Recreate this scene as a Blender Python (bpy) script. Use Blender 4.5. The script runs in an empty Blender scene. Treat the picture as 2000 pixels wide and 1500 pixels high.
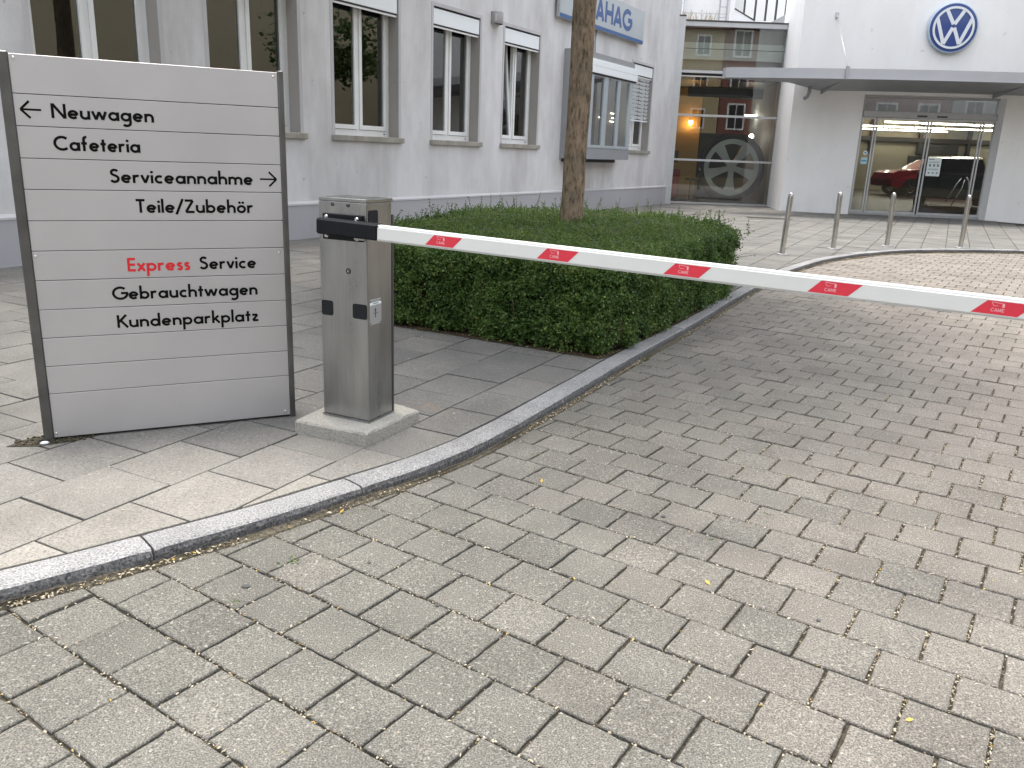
import bpy, math, random
import numpy as np
from mathutils import Matrix, Vector

random.seed(7)
rng = np.random.default_rng(11)
R = math.radians
scene = bpy.context.scene

# ------------------------------------------------------------------ camera
cam_d = bpy.data.cameras.new("camera")
cam = bpy.data.objects.new("camera", cam_d)
scene.collection.objects.link(cam)
cam_d.sensor_fit = 'HORIZONTAL'
cam_d.sensor_width = 36.0
cam_d.lens = 36.0 * 1604.8 / 2000.0
cam_d.clip_end = 3000
cam_d.clip_start = 0.05
PITCH, ROLL = 0.276319, 0.0381972
cp, sp, cr, sr = math.cos(PITCH), math.sin(PITCH), math.cos(ROLL), math.sin(ROLL)
fwd = Vector((0, cp, -sp)); up0 = Vector((0, sp, cp)); r0 = Vector((1, 0, 0))
rt = cr * r0 + sr * up0; up = -sr * r0 + cr * up0
M = Matrix.Identity(4)
for i in range(3):
    M[i][0] = rt[i]; M[i][1] = up[i]; M[i][2] = -fwd[i]
M[2][3] = 1.33
cam.matrix_world = M
scene.camera = cam

# ------------------------------------------------------------------ light
SUN_EL, SUN_AZ = R(79), R(-22)          # azimuth measured from +Y towards +X
world = bpy.data.worlds.new("World")
scene.world = world
world.use_nodes = True
wn = world.node_tree.nodes; wl = world.node_tree.links
wn.clear()
sky = wn.new("ShaderNodeTexSky"); sky.sky_type = 'NISHITA'; sky.sun_disc = False
sky.sun_elevation = SUN_EL; sky.sun_rotation = SUN_AZ
sky.air_density = 1.6; sky.dust_density = 4.0; sky.ozone_density = 1.0
hsv = wn.new("ShaderNodeHueSaturation"); hsv.inputs['Saturation'].default_value = 0.30
bg = wn.new("ShaderNodeBackground"); bg.inputs['Strength'].default_value = 0.15
wo = wn.new("ShaderNodeOutputWorld")
wl.new(sky.outputs[0], hsv.inputs['Color']); wl.new(hsv.outputs[0], bg.inputs[0]); wl.new(bg.outputs[0], wo.inputs[0])

sun_d = bpy.data.lights.new("sun", 'SUN')
sun_d.energy = 1.2; sun_d.angle = R(16); sun_d.color = (1.0, 0.93, 0.83)
sun = bpy.data.objects.new("sun", sun_d)
scene.collection.objects.link(sun)
sdir = Vector((math.sin(SUN_AZ) * math.cos(SUN_EL), math.cos(SUN_AZ) * math.cos(SUN_EL), math.sin(SUN_EL)))
sun.rotation_euler = sdir.to_track_quat('Z', 'Y').to_euler()
sun.location = (0, 0, 30)

vs = scene.view_settings
vs.view_transform = 'Standard'; vs.look = 'None'; vs.gamma = 1.0; vs.exposure = 1.58
vs.use_curve_mapping = False
scene.render.engine = 'CYCLES'
scene.cycles.max_bounces = 8
scene.cycles.transparent_max_bounces = 12
scene.cycles.use_denoising = True

# ------------------------------------------------------------------ helpers
COL = scene.collection

class MB:
    """collects faces; build() links them as ONE mesh object"""
    def __init__(s):
        s.v = []; s.f = []; s.m = []; s.c = []; s.smooth = []
    def add(s, vs_, fs, mat=0, T=None, col=None, smooth=False):
        b = len(s.v)
        if T is not None:
            vs_ = [tuple(T @ Vector(p)) for p in vs_]
        s.v.extend([tuple(p) for p in vs_])
        s.f.extend([tuple(i + b for i in f) for f in fs])
        s.m.extend([mat] * len(fs)); s.smooth.extend([smooth] * len(fs))
        s.c.extend([col if col is not None else (0.5, 0.5, 0.5, 1)] * len(vs_))
        return s
    def box(s, x0, x1, y0, y1, z0, z1, mat=0, T=None, bev=0.0, col=None):
        if bev <= 0:
            v = [(x0,y0,z0),(x1,y0,z0),(x1,y1,z0),(x0,y1,z0),(x0,y0,z1),(x1,y0,z1),(x1,y1,z1),(x0,y1,z1)]
            f = [(3,2,1,0),(4,5,6,7),(0,1,5,4),(1,2,6,5),(2,3,7,6),(3,0,4,7)]
            return s.add(v, f, mat, T, col)
        b = min(bev, (x1-x0)*.49, (y1-y0)*.49, (z1-z0)*.49)
        v = []; 
        X = (x0, x1); Y = (y0, y1); Z = (z0, z1); sg = (1, -1)
        idx = {}
        for i in (0,1):
            for j in (0,1):
                for k in (0,1):
                    idx[i,j,k,'x'] = len(v); v.append((X[i], Y[j]+sg[j]*b, Z[k]+sg[k]*b))
                    idx[i,j,k,'y'] = len(v); v.append((X[i]+sg[i]*b, Y[j], Z[k]+sg[k]*b))
                    idx[i,j,k,'z'] = len(v); v.append((X[i]+sg[i]*b, Y[j]+sg[j]*b, Z[k]))
        f = []
        def q(*a): f.append(tuple(idx[t] for t in a))
        q((0,0,0,'x'),(0,0,1,'x'),(0,1,1,'x'),(0,1,0,'x')); q((1,0,0,'x'),(1,1,0,'x'),(1,1,1,'x'),(1,0,1,'x'))
        q((0,0,0,'y'),(1,0,0,'y'),(1,0,1,'y'),(0,0,1,'y')); q((0,1,0,'y'),(0,1,1,'y'),(1,1,1,'y'),(1,1,0,'y'))
        q((0,0,0,'z'),(0,1,0,'z'),(1,1,0,'z'),(1,0,0,'z')); q((0,0,1,'z'),(1,0,1,'z'),(1,1,1,'z'),(0,1,1,'z'))
        for i in (0,1):
            for j in (0,1):
                q((i,j,0,'x'),(i,j,1,'x'),(i,j,1,'y'),(i,j,0,'y'))
        for i in (0,1):
            for k in (0,1):
                q((i,0,k,'x'),(i,1,k,'x'),(i,1,k,'z'),(i,0,k,'z'))
        for j in (0,1):
            for k in (0,1):
                q((0,j,k,'y'),(1,j,k,'y'),(1,j,k,'z'),(0,j,k,'z'))
        for i in (0,1):
            for j in (0,1):
                for k in (0,1):
                    q((i,j,k,'x'),(i,j,k,'y'),(i,j,k,'z'))
        return s.add(v, f, mat, T, col)
    def tube(s, pts, rads, n=12, mat=0, T=None, cap=True, smooth=True, col=None):
        if not hasattr(rads, '__len__'): rads = [rads] * len(pts)
        P = [Vector(p) for p in pts]; rings = []; v = []
        prev = None
        for i, p in enumerate(P):
            t = (P[min(i+1, len(P)-1)] - P[max(i-1, 0)]).normalized()
            if prev is None:
                a = Vector((0,0,1)) if abs(t.z) < .9 else Vector((1,0,0))
                u = t.cross(a).normalized()
            else:
                u = (prev - t * prev.dot(t)).normalized()
            prev = u; w = t.cross(u)
            for k in range(n):
                an = 2*math.pi*k/n
                v.append(tuple(p + (u*math.cos(an) + w*math.sin(an)) * rads[i]))
        f = []
        for i in range(len(P)-1):
            for k in range(n):
                k2 = (k+1) % n
                f.append((i*n+k, i*n+k2, (i+1)*n+k2, (i+1)*n+k))
        s.add(v, f, mat, T, col, smooth)
        if cap:
            b = len(s.v) - len(v)
            s.f.append(tuple(b + k for k in reversed(range(n)))); s.f.append(tuple(b + (len(P)-1)*n + k for k in range(n)))
            s.m.extend([mat, mat]); s.smooth.extend([False, False])
        return s
    def lathe(s, prof, n=24, mat=0, T=None, smooth=True):
        v = []; f = []
        for r, z in prof:
            for k in range(n):
                a = 2*math.pi*k/n; v.append((r*math.cos(a), r*math.sin(a), z))
        for i in range(len(prof)-1):
            for k in range(n):
                k2 = (k+1) % n
                f.append((i*n+k, i*n+k2, (i+1)*n+k2, (i+1)*n+k))
        return s.add(v, f, mat, T, None, smooth)
    def prism(s, poly, y0, y1, mat=0, T=None, smooth=False):
        """poly in local XZ extruded along Y"""
        n = len(poly)
        v = [(p[0], y0, p[1]) for p in poly] + [(p[0], y1, p[1]) for p in poly]
        f = [tuple(range(n)), tuple(reversed(range(n, 2*n)))]
        f += [(i, i+n, (i+1) % n + n, (i+1) % n) for i in range(n)]
        return s.add(v, f, mat, T)
    def build(s, name, mats, parent=None, loc=(0,0,0), rotz=0.0):
        me = bpy.data.meshes.new(name)
        me.from_pydata(s.v, [], s.f)
        if not isinstance(mats, (list, tuple)): mats = [mats]
        for m_ in mats: me.materials.append(m_)
        me.polygons.foreach_set('material_index', s.m)
        me.polygons.foreach_set('use_smooth', s.smooth)
        at = me.attributes.new('col', 'FLOAT_COLOR', 'POINT')
        at.data.foreach_set('color', np.array(s.c, dtype=np.float32).ravel())
        me.update()
        o = bpy.data.objects.new(name, me); COL.objects.link(o)
        o.location = loc; o.rotation_euler = (0, 0, rotz)
        if parent: o.parent = parent
        return o

def np_mesh(name, verts, nper, mats, cols=None, parent=None, smooth=False):
    """verts (F*nper,3) -> one mesh of F polygons with nper corners"""
    F = len(verts) // nper
    me = bpy.data.meshes.new(name)
    me.vertices.add(len(verts)); me.vertices.foreach_set('co', np.asarray(verts, np.float32).ravel())
    me.loops.add(F*nper); me.loops.foreach_set('vertex_index', np.arange(F*nper, dtype=np.int32))
    me.polygons.add(F)
    me.polygons.foreach_set('loop_start', np.arange(0, F*nper, nper, dtype=np.int32))
    me.polygons.foreach_set('loop_total', np.full(F, nper, dtype=np.int32))
    me.update(calc_edges=True)
    for m_ in (mats if isinstance(mats, (list, tuple)) else [mats]): me.materials.append(m_)
    if cols is not None:
        at = me.attributes.new('col', 'FLOAT_COLOR', 'POINT')
        at.data.foreach_set('color', np.asarray(cols, np.float32).ravel())
    me.validate(); me.update()
    o = bpy.data.objects.new(name, me); COL.objects.link(o)
    if parent: o.parent = parent
    return o

def tag(o, label=None, cat=None, group=None, kind=None):
    if label: o['label'] = label
    if cat: o['category'] = cat
    if group: o['group'] = group
    if kind: o['kind'] = kind
    return o

def empty(name, label, cat, loc=(0,0,0), rotz=0.0, group=None):
    o = bpy.data.objects.new(name, None); COL.objects.link(o)
    o.location = loc; o.rotation_euler = (0, 0, rotz)
    o.empty_display_size = 0.2
    return tag(o, label, cat, group)

# ------------------------------------------------------------------ materials
def newmat(name):
    m = bpy.data.materials.new(name); m.use_nodes = True
    nt = m.node_tree; nt.nodes.clear()
    out = nt.nodes.new("ShaderNodeOutputMaterial")
    return m, nt, out

def N(nt, t, **kw):
    n = nt.nodes.new(t)
    for k, v in kw.items():
        if k in n.inputs.keys() if hasattr(n.inputs, 'keys') else False:
            n.inputs[k].default_value = v
        else:
            setattr(n, k, v)
    return n

def pbr(name, color, rough=0.6, metal=0.0, var=0.0, vscale=3.0, bump=0.0, bscale=60.0, spec=0.5, coords='Object', vcol=None, coat=0.0, dist=0.003):
    m, nt, out = newmat(name)
    b = nt.nodes.new("ShaderNodeBsdfPrincipled")
    b.inputs['Base Color'].default_value = (*color, 1)
    b.inputs['Roughness'].default_value = rough
    b.inputs['Metallic'].default_value = metal
    b.inputs['Specular IOR Level'].default_value = spec
    b.inputs['Coat Weight'].default_value = coat
    nt.links.new(b.outputs[0], out.inputs[0])
    tc = nt.nodes.new("ShaderNodeTexCoord")
    if var > 0:
        nz = nt.nodes.new("ShaderNodeTexNoise"); nz.inputs['Scale'].default_value = vscale; nz.inputs['Detail'].default_value = 6
        nt.links.new(tc.outputs[coords], nz.inputs['Vector'])
        mr = nt.nodes.new("ShaderNodeMapRange"); mr.inputs['From Min'].default_value = .3; mr.inputs['From Max'].default_value = .7
        mr.inputs['To Min'].default_value = 1 - var; mr.inputs['To Max'].default_value = 1 + var
        nt.links.new(nz.outputs['Fac'], mr.inputs['Value'])
        mx = nt.nodes.new("ShaderNodeVectorMath"); mx.operation = 'SCALE'
        mx.inputs[0].default_value = color
        nt.links.new(mr.outputs[0], mx.inputs['Scale'])
        nt.links.new(mx.outputs[0], b.inputs['Base Color'])
    if bump > 0:
        nb = nt.nodes.new("ShaderNodeTexNoise"); nb.inputs['Scale'].default_value = bscale; nb.inputs['Detail'].default_value = 5
        nt.links.new(tc.outputs[coords], nb.inputs['Vector'])
        bp = nt.nodes.new("ShaderNodeBump"); bp.inputs['Strength'].default_value = bump; bp.inputs['Distance'].default_value = dist
        nt.links.new(nb.outputs['Fac'], bp.inputs['Height']); nt.links.new(bp.outputs[0], b.inputs['Normal'])
    return m

def emit(name, color, strength):
    m, nt, out = newmat(name)
    e = nt.nodes.new("ShaderNodeEmission"); e.inputs[0].default_value = (*color, 1); e.inputs[1].default_value = strength
    nt.links.new(e.outputs[0], out.inputs[0])
    return m

def glass(name, tint=(.8, .84, .82), refl=1.6, rough=0.0, base=0.04):
    m, nt, out = newmat(name)
    tr = nt.nodes.new("ShaderNodeBsdfTransparent"); tr.inputs[0].default_value = (*tint, 1)
    gl = nt.nodes.new("ShaderNodeBsdfGlossy"); gl.inputs['Roughness'].default_value = rough
    gl.inputs[0].default_value = (.95, .97, .97, 1)
    fr = nt.nodes.new("ShaderNodeFresnel"); fr.inputs[0].default_value = 1.5
    mu = nt.nodes.new("ShaderNodeMath"); mu.operation = 'MULTIPLY_ADD'; mu.inputs[1].default_value = refl; mu.inputs[2].default_value = base; mu.use_clamp = True
    mix = nt.nodes.new("ShaderNodeMixShader")
    nt.links.new(fr.outputs[0], mu.inputs[0]); nt.links.new(mu.outputs[0], mix.inputs[0])
    nt.links.new(tr.outputs[0], mix.inputs[1]); nt.links.new(gl.outputs[0], mix.inputs[2]); nt.links.new(mix.outputs[0], out.inputs[0])
    return m

def ramp(nt, src, stops):
    r = nt.nodes.new("ShaderNodeValToRGB")
    el = r.color_ramp.elements
    while len(el) < len(stops): el.new(.5)
    for e, (p, c) in zip(el, stops):
        e.position = p; e.color = (*c, 1) if len(c) == 3 else c
    nt.links.new(src, r.inputs[0])
    return r

def mixc(nt, fac, a, b, mode='MIX'):
    x = nt.nodes.new("ShaderNodeMix"); x.data_type = 'RGBA'; x.blend_type = mode
    for sock, val in ((x.inputs[0], fac), (x.inputs[6], a), (x.inputs[7], b)):
        if isinstance(val, (int, float)): sock.default_value = val
        elif isinstance(val, tuple): sock.default_value = (*val, 1) if len(val) == 3 else val
        else: nt.links.new(val, sock)
    return x.outputs[2]

def noise(nt, vec, scale, detail=4, rough=.5):
    n = nt.nodes.new("ShaderNodeTexNoise"); n.inputs['Scale'].default_value = scale
    n.inputs['Detail'].default_value = detail; n.inputs['Roughness'].default_value = rough
    nt.links.new(vec, n.inputs['Vector'])
    return n.outputs['Fac']

def stone(name, ca, cb, speck_dark, speck_light, sscale=260, dark_amt=.5, light_amt=.5, warm=None, stains=None, bump=.5, rough=.85, pits=False):
    """concrete / granite with per-stone tone from the 'col' attribute and aggregate specks"""
    m, nt, out = newmat(name)
    b = nt.nodes.new("ShaderNodeBsdfPrincipled"); b.inputs['Roughness'].default_value = rough
    b.inputs['Specular IOR Level'].default_value = .25
    nt.links.new(b.outputs[0], out.inputs[0])
    tc = nt.nodes.new("ShaderNodeTexCoord"); V = tc.outputs['Object']
    at = nt.nodes.new("ShaderNodeAttribute"); at.attribute_name = 'col'
    sep = nt.nodes.new("ShaderNodeSeparateColor"); nt.links.new(at.outputs['Color'], sep.inputs[0])
    base = mixc(nt, sep.outputs[0], ca, cb)
    if warm:
        base = mixc(nt, sep.outputs[1], base, mixc(nt, .5, base, warm))
    # broad soft dirt
    d = noise(nt, V, 2.2, 5, .6)
    dr = ramp(nt, d, [(.32, (.78, .78, .78)), (.68, (1.10, 1.10, 1.10))])
    base = mixc(nt, 1.0, base, dr.outputs[0], 'MULTIPLY')
    s1 = noise(nt, V, sscale, 2, .6)
    r1 = ramp(nt, s1, [(.33, speck_dark), (.46, (.9, .9, .9)), (.54, (1.05, 1.05, 1.05)), (.66, speck_light)])
    base = mixc(nt, dark_amt, base, mixc(nt, 1.0, base, r1.outputs[0], 'MULTIPLY'))
    s2 = noise(nt, V, sscale * .38, 2, .5)
    r2 = ramp(nt, s2, [(.62, (0, 0, 0)), (.70, (1, 1, 1))])
    base = mixc(nt, mixc(nt, light_amt, (0, 0, 0), r2.outputs[0]), base, mixc(nt, .35, base, (.62, .60, .55)))
    if pits:
        s5 = noise(nt, V, 190, 2, .5); r5 = ramp(nt, s5, [(.30, (.42, .42, .42)), (.37, (1, 1, 1))])
        s6 = noise(nt, V, 4, 3, .5); r6 = ramp(nt, s6, [(.38, (0, 0, 0)), (.6, (1, 1, 1))])
        base = mixc(nt, r6.outputs[0], base, mixc(nt, 1.0, base, r5.outputs[0], 'MULTIPLY'))
    if stains:
        s3 = noise(nt, V, 1.7, 3, .5); r3 = ramp(nt, s3, [(.66, (0, 0, 0)), (.74, (1, 1, 1))])
        s4 = noise(nt, V, 14, 4, .6); r4 = ramp(nt, s4, [(.48, (0, 0, 0)), (.62, (1, 1, 1))])
        f = mixc(nt, 1.0, r3.outputs[0], r4.outputs[0], 'MULTIPLY')
        base = mixc(nt, mixc(nt, .55, (0, 0, 0), f), base, stains)
    nt.links.new(base, b.inputs['Base Color'])
    h = nt.nodes.new("ShaderNodeMath"); h.operation = 'ADD'
    nt.links.new(s1, h.inputs[0]); nt.links.new(s2, h.inputs[1])
    bp = nt.nodes.new("ShaderNodeBump"); bp.inputs['Strength'].default_value = bump; bp.inputs['Distance'].default_value = .004
    nt.links.new(h.outputs[0], bp.inputs['Height']); nt.links.new(bp.outputs[0], b.inputs['Normal'])
    return m

M_paver = stone('paver_concrete', (.113, .110, .0985), (.157, .152, .136), (.42, .41, .40), (1.75, 1.7, 1.64), 230, 1.0, .8, warm=(.275, .235, .208), bump=.55)
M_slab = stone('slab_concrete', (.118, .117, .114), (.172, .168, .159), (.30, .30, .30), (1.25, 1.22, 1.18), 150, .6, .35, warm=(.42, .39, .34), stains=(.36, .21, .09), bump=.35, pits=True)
M_kerb = stone('kerb_granite', (.225, .225, .227), (.28, .28, .282), (.48, .48, .5), (1.45, 1.45, 1.45), 150, 1.0, .5, bump=.9)
M_kerbface = stone('kerb_shaded_grimy_face', (.095, .095, .10), (.14, .14, .145), (.3, .3, .32), (1.6, 1.6, 1.6), 120, .85, .5, bump=1.0)  # front faces: grime plus painted shade, darker than the top stone
M_base = stone('cast_concrete', (.30, .292, .268), (.36, .35, .32), (.45, .44, .40), (1.15, 1.15, 1.1), 120, .55, .3, bump=.7)

def soil_mat(name, c1, c2, c3):
    m, nt, out = newmat(name)
    b = nt.nodes.new("ShaderNodeBsdfPrincipled"); b.inputs['Roughness'].default_value = .95; b.inputs['Specular IOR Level'].default_value = .1
    nt.links.new(b.outputs[0], out.inputs[0])
    tc = nt.nodes.new("ShaderNodeTexCoord"); V = tc.outputs['Object']
    r = ramp(nt, noise(nt, V, 90, 5, .7), [(.35, c1), (.65, c2)])
    g = ramp(nt, noise(nt, V, 2.6, 4, .6), [(.58, (0, 0, 0)), (.68, (1, 1, 1))])
    nt.links.new(mixc(nt, mixc(nt, .7, (0, 0, 0), g.outputs[0]), r.outputs[0], c3), b.inputs['Base Color'])
    bp = nt.nodes.new("ShaderNodeBump"); bp.inputs['Strength'].default_value = .8; bp.inputs['Distance'].default_value = .006
    nt.links.new(noise(nt, V, 140, 4), bp.inputs['Height']); nt.links.new(bp.outputs[0], b.inputs['Normal'])
    return m
M_joint = soil_mat('joint_soil', (.025, .022, .016), (.10, .088, .066), (.035, .045, .012))
M_soil = soil_mat('bed_soil', (.03, .022, .014), (.09, .065, .04), (.03, .035, .012))
M_ground = pbr('ground_paving', (.22, .21, .195), .9, var=.2, vscale=1.5, bump=.3, bscale=40)

def wall_mat(name, col, dirt, amt=.55, scale=1.0, bump=.35):
    m, nt, out = newmat(name)
    b = nt.nodes.new("ShaderNodeBsdfPrincipled"); b.inputs['Roughness'].default_value = .9; b.inputs['Specular IOR Level'].default_value = .15
    nt.links.new(b.outputs[0], out.inputs[0])
    tc = nt.nodes.new("ShaderNodeTexCoord"); V = tc.outputs['Object']
    mp = nt.nodes.new("ShaderNodeMapping"); mp.inputs['Scale'].default_value = (1.0, 1.0, .45)
    nt.links.new(V, mp.inputs['Vector'])
    a = ramp(nt, noise(nt, mp.outputs[0], 1.3 * scale, 6, .65), [(.40, (0, 0, 0)), (.75, (1, 1, 1))])
    c = mixc(nt, mixc(nt, amt, (0, 0, 0), a.outputs[0]), col, mixc(nt, .58, col, dirt))
    mp3 = nt.nodes.new("ShaderNodeMapping"); mp3.inputs['Scale'].default_value = (5.5, 5.5, .22); nt.links.new(V, mp3.inputs['Vector'])
    st_ = ramp(nt, noise(nt, mp3.outputs[0], 1.0 * scale, 5, .6), [(.52, (0, 0, 0)), (.72, (1, 1, 1))])
    c = mixc(nt, mixc(nt, amt * .36, (0, 0, 0), st_.outputs[0]), c, mixc(nt, .5, c, dirt))
    s = ramp(nt, noise(nt, V, 9 * scale, 3, .5), [(.69, (0, 0, 0)), (.74, (1, 1, 1))])
    c = mixc(nt, mixc(nt, amt * .8, (0, 0, 0), s.outputs[0]), c, dirt)
    nt.links.new(c, b.inputs['Base Color'])
    bp = nt.nodes.new("ShaderNodeBump"); bp.inputs['Strength'].default_value = bump; bp.inputs['Distance'].default_value = .006
    nt.links.new(noise(nt, V, 45, 5, .6), bp.inputs['Height']); nt.links.new(bp.outputs[0], b.inputs['Normal'])
    return m
M_wall = wall_mat('render_wall', (.67, .668, .69), (.25, .235, .225), .85, 1.0, .5)
M_plinth = wall_mat('plinth_paint', (.42, .418, .45), (.25, .24, .25), .4)
M_white = wall_mat('white_render', (.87, .872, .88), (.5, .48, .45), .38, .7, .3)
M_ledge = wall_mat('ledge_paint', (.52, .515, .54), (.3, .28, .27), .5)
M_reveal = wall_mat('reveal_paint', (.36, .345, .33), (.2, .18, .16), .4)
M_sill = wall_mat('sill_stone', (.36, .345, .31), (.12, .11, .09), .9, 3.0)
M_frame = pbr('window_frame_white', (.78, .79, .80), .45, var=.05, vscale=4)
M_shutter = pbr('shutter_white', (.80, .84, .88), .4, var=.02)
M_dark = pbr('dark_gap', (.02, .02, .022), .7)
M_gasket = pbr('gasket', (.05, .05, .052), .6)
M_glass_o = glass('office_glass', (.72, .75, .73), 1.8, 0, .06)
M_glass_p = glass('pavilion_glass', (.76, .80, .78), 1.2, 0, .09)
M_glass_d = glass('door_glass', (.72, .75, .73), .9, 0, .045)
M_glass_s = glass('roof_glass', (.5, .55, .56), 2.0, 0, .6)
M_room = pbr('office_room', (.07, .058, .03), .9, var=.25, vscale=.8)
M_room2 = pbr('office_room_dark', (.07, .07, .07), .9, var=.2, vscale=.8)
M_alu = pbr('aluminium_grey', (.40, .41, .43), .42, .55, var=.06, vscale=6)
M_alu_l = pbr('aluminium_light', (.52, .53, .55), .4, .5, var=.05, vscale=6)
M_baygrey = pbr('bay_grey_paint', (.26, .275, .295), .5, var=.05, vscale=2)
M_bayframe = pbr('bay_frame_paint', (.36, .40, .44), .45, var=.04, vscale=3)
M_baymetal = pbr('bay_metal', (.29, .30, .31), .5, .2, var=.06, vscale=3)
M_black = pbr('black_coat', (.006, .007, .010), .5, spec=.22, var=.2, vscale=20, bump=.12, bscale=400, dist=.0005)
M_pad = pbr('black_pad', (.010, .012, .015), .6, spec=.25)
M_chrome = pbr('bright_steel', (.70, .70, .69), .18, 1.0)
M_text = pbr('black_lettering', (.006, .006, .006), .8, spec=.08)
M_red = pbr('red_lettering', (.58, .03, .035), .7, spec=.1)
M_redst = pbr('red_sticker', (.66, .028, .055), .38, var=.04, vscale=30)
M_stickerw = pbr('sticker_print', (.80, .42, .45), .5)
M_arm = pbr('arm_white', (.68, .685, .675), .32, var=.025, vscale=9)
M_armedge = pbr('arm_grey_edge', (.45, .46, .46), .5)
M_blue = pbr('sign_blue', (.03, .10, .28), .4)
M_bluel = pbr('letter_blue', (.045, .10, .28), .45)
M_signface = pbr('light_box_face', (.40, .44, .475), .32, var=.04)
M_emblue = pbr('emblem_blue', (.02, .055, .23), .3, coat=.3)
M_emwhite = pbr('emblem_white', (.72, .77, .83), .25, .2)
M_emrim = pbr('emblem_rim', (.45, .55, .68), .3, .2)
M_canopy = pbr('canopy_metal', (.44, .45, .48), .45, .3, var=.05, vscale=2)
M_canopyu = pbr('canopy_underside', (.33, .34, .36), .6, .1, var=.05)
M_paper = pbr('paper', (.72, .80, .82), .6)
M_print = pbr('print_grey', (.18, .22, .25), .6)
M_bluest = pbr('blue_sticker', (.06, .28, .50), .5)
M_rubber = pbr('tyre_rubber', (.018, .018, .02), .75)
M_rim = pbr('alloy_silver', (.45, .48, .48), .45, .3)
M_carred = pbr('car_red', (.80, .02, .045), .25, .1, coat=.8)
M_cardark = pbr('car_dark', (.03, .035, .045), .3, .2, coat=.6)
M_carglass = pbr('car_glass', (.03, .035, .04), .1)
M_cream = pbr('cream_wall', (.44, .405, .31), .85, var=.06, vscale=1)
M_hallfloor = pbr('hall_floor', (.05, .048, .045), .35)
M_mull = pbr('dark_mullion', (.05, .045, .04), .5)
M_tube = emit('tube_light', (1.0, .93, .76), 6.0)
M_lamp = emit('warm_lamp', (1.0, .50, .14), 26.0)
M_lampw = emit('white_lamp', (1.0, .92, .72), 8.0)
M_yellow = pbr('yellow_wall', (.50, .33, .10), .85, var=.08, vscale=1)

def steel_mat(name, col=(.36, .366, .368), rough=.27):
    m, nt, out = newmat(name)
    b = nt.nodes.new("ShaderNodeBsdfPrincipled"); b.inputs['Metallic'].default_value = 1.0
    nt.links.new(b.outputs[0], out.inputs[0])
    tc = nt.nodes.new("ShaderNodeTexCoord"); V = tc.outputs['Object']
    mp = nt.nodes.new("ShaderNodeMapping"); mp.inputs['Scale'].default_value = (400, 400, 3); nt.links.new(V, mp.inputs['Vector'])
    br = noise(nt, mp.outputs[0], 1.0, 3, .6)
    mp2 = nt.nodes.new("ShaderNodeMapping"); mp2.inputs['Scale'].default_value = (5, 5, 1.1); nt.links.new(V, mp2.inputs['Vector'])
    lg = noise(nt, mp2.outputs[0], 1.6, 4, .55)
    rr = nt.nodes.new("ShaderNodeMapRange"); rr.inputs['To Min'].default_value = rough - .07; rr.inputs['To Max'].default_value = rough + .12
    nt.links.new(lg, rr.inputs['Value']); nt.links.new(rr.outputs[0], b.inputs['Roughness'])
    cr_ = ramp(nt, lg, [(.3, tuple(c*.78 for c in col)), (.7, tuple(c*1.12 for c in col))])
    c2 = mixc(nt, .35, cr_.outputs[0], mixc(nt, 1.0, cr_.outputs[0], ramp(nt, br, [(.3, (.6, .6, .6)), (.7, (1.25, 1.25, 1.25))]).outputs[0], 'MULTIPLY'))
    nt.links.new(c2, b.inputs['Base Color'])
    bp = nt.nodes.new("ShaderNodeBump"); bp.inputs['Strength'].default_value = .10; bp.inputs['Distance'].default_value = .001
    nt.links.new(br, bp.inputs['Height']); nt.links.new(bp.outputs[0], b.inputs['Normal'])
    return m
M_steel = steel_mat('brushed_steel')
M_bollard = steel_mat('bollard_steel', (.55, .54, .52), .24)
M_panel = pbr('sign_panel_metal', (.475, .465, .47), .48, .55, var=.05, vscale=2.5, bump=.05, bscale=300, dist=.0006)
M_post = pbr('sign_post_metal', (.12, .12, .118), .42, .75, var=.25, vscale=7)

def leaf_mat(name, dark, light, yellow, trans=.35):
    m, nt, out = newmat(name)
    at = nt.nodes.new("ShaderNodeAttribute"); at.attribute_name = 'col'
    sep = nt.nodes.new("ShaderNodeSeparateColor"); nt.links.new(at.outputs['Color'], sep.inputs[0])
    c = mixc(nt, sep.outputs[0], dark, light)
    c = mixc(nt, sep.outputs[1], c, yellow)
    b = nt.nodes.new("ShaderNodeBsdfPrincipled"); b.inputs['Roughness'].default_value = .45; b.inputs['Specular IOR Level'].default_value = .35
    t = nt.nodes.new("ShaderNodeBsdfTranslucent")
    nt.links.new(c, b.inputs['Base Color']); nt.links.new(c, t.inputs[0])
    mx = nt.nodes.new("ShaderNodeMixShader"); mx.inputs[0].default_value = trans
    nt.links.new(b.outputs[0], mx.inputs[1]); nt.links.new(t.outputs[0], mx.inputs[2]); nt.links.new(mx.outputs[0], out.inputs[0])
    return m
M_hleaf = leaf_mat('hedge_leaf', (.024, .056, .013), (.125, .215, .048), (.30, .33, .09))
M_tleaf = leaf_mat('tree_leaf', (.03, .06, .016), (.08, .13, .03), (.16, .18, .05))
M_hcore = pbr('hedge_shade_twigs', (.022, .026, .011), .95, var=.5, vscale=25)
M_twig = pbr('twig', (.045, .032, .018), .9)
M_debris = leaf_mat('dry_blossom', (.22, .17, .105), (.52, .46, .35), (.50, .34, .06), .15)
M_weed = leaf_mat('weed_leaf', (.04, .08, .015), (.10, .16, .035), (.2, .22, .05))

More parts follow.
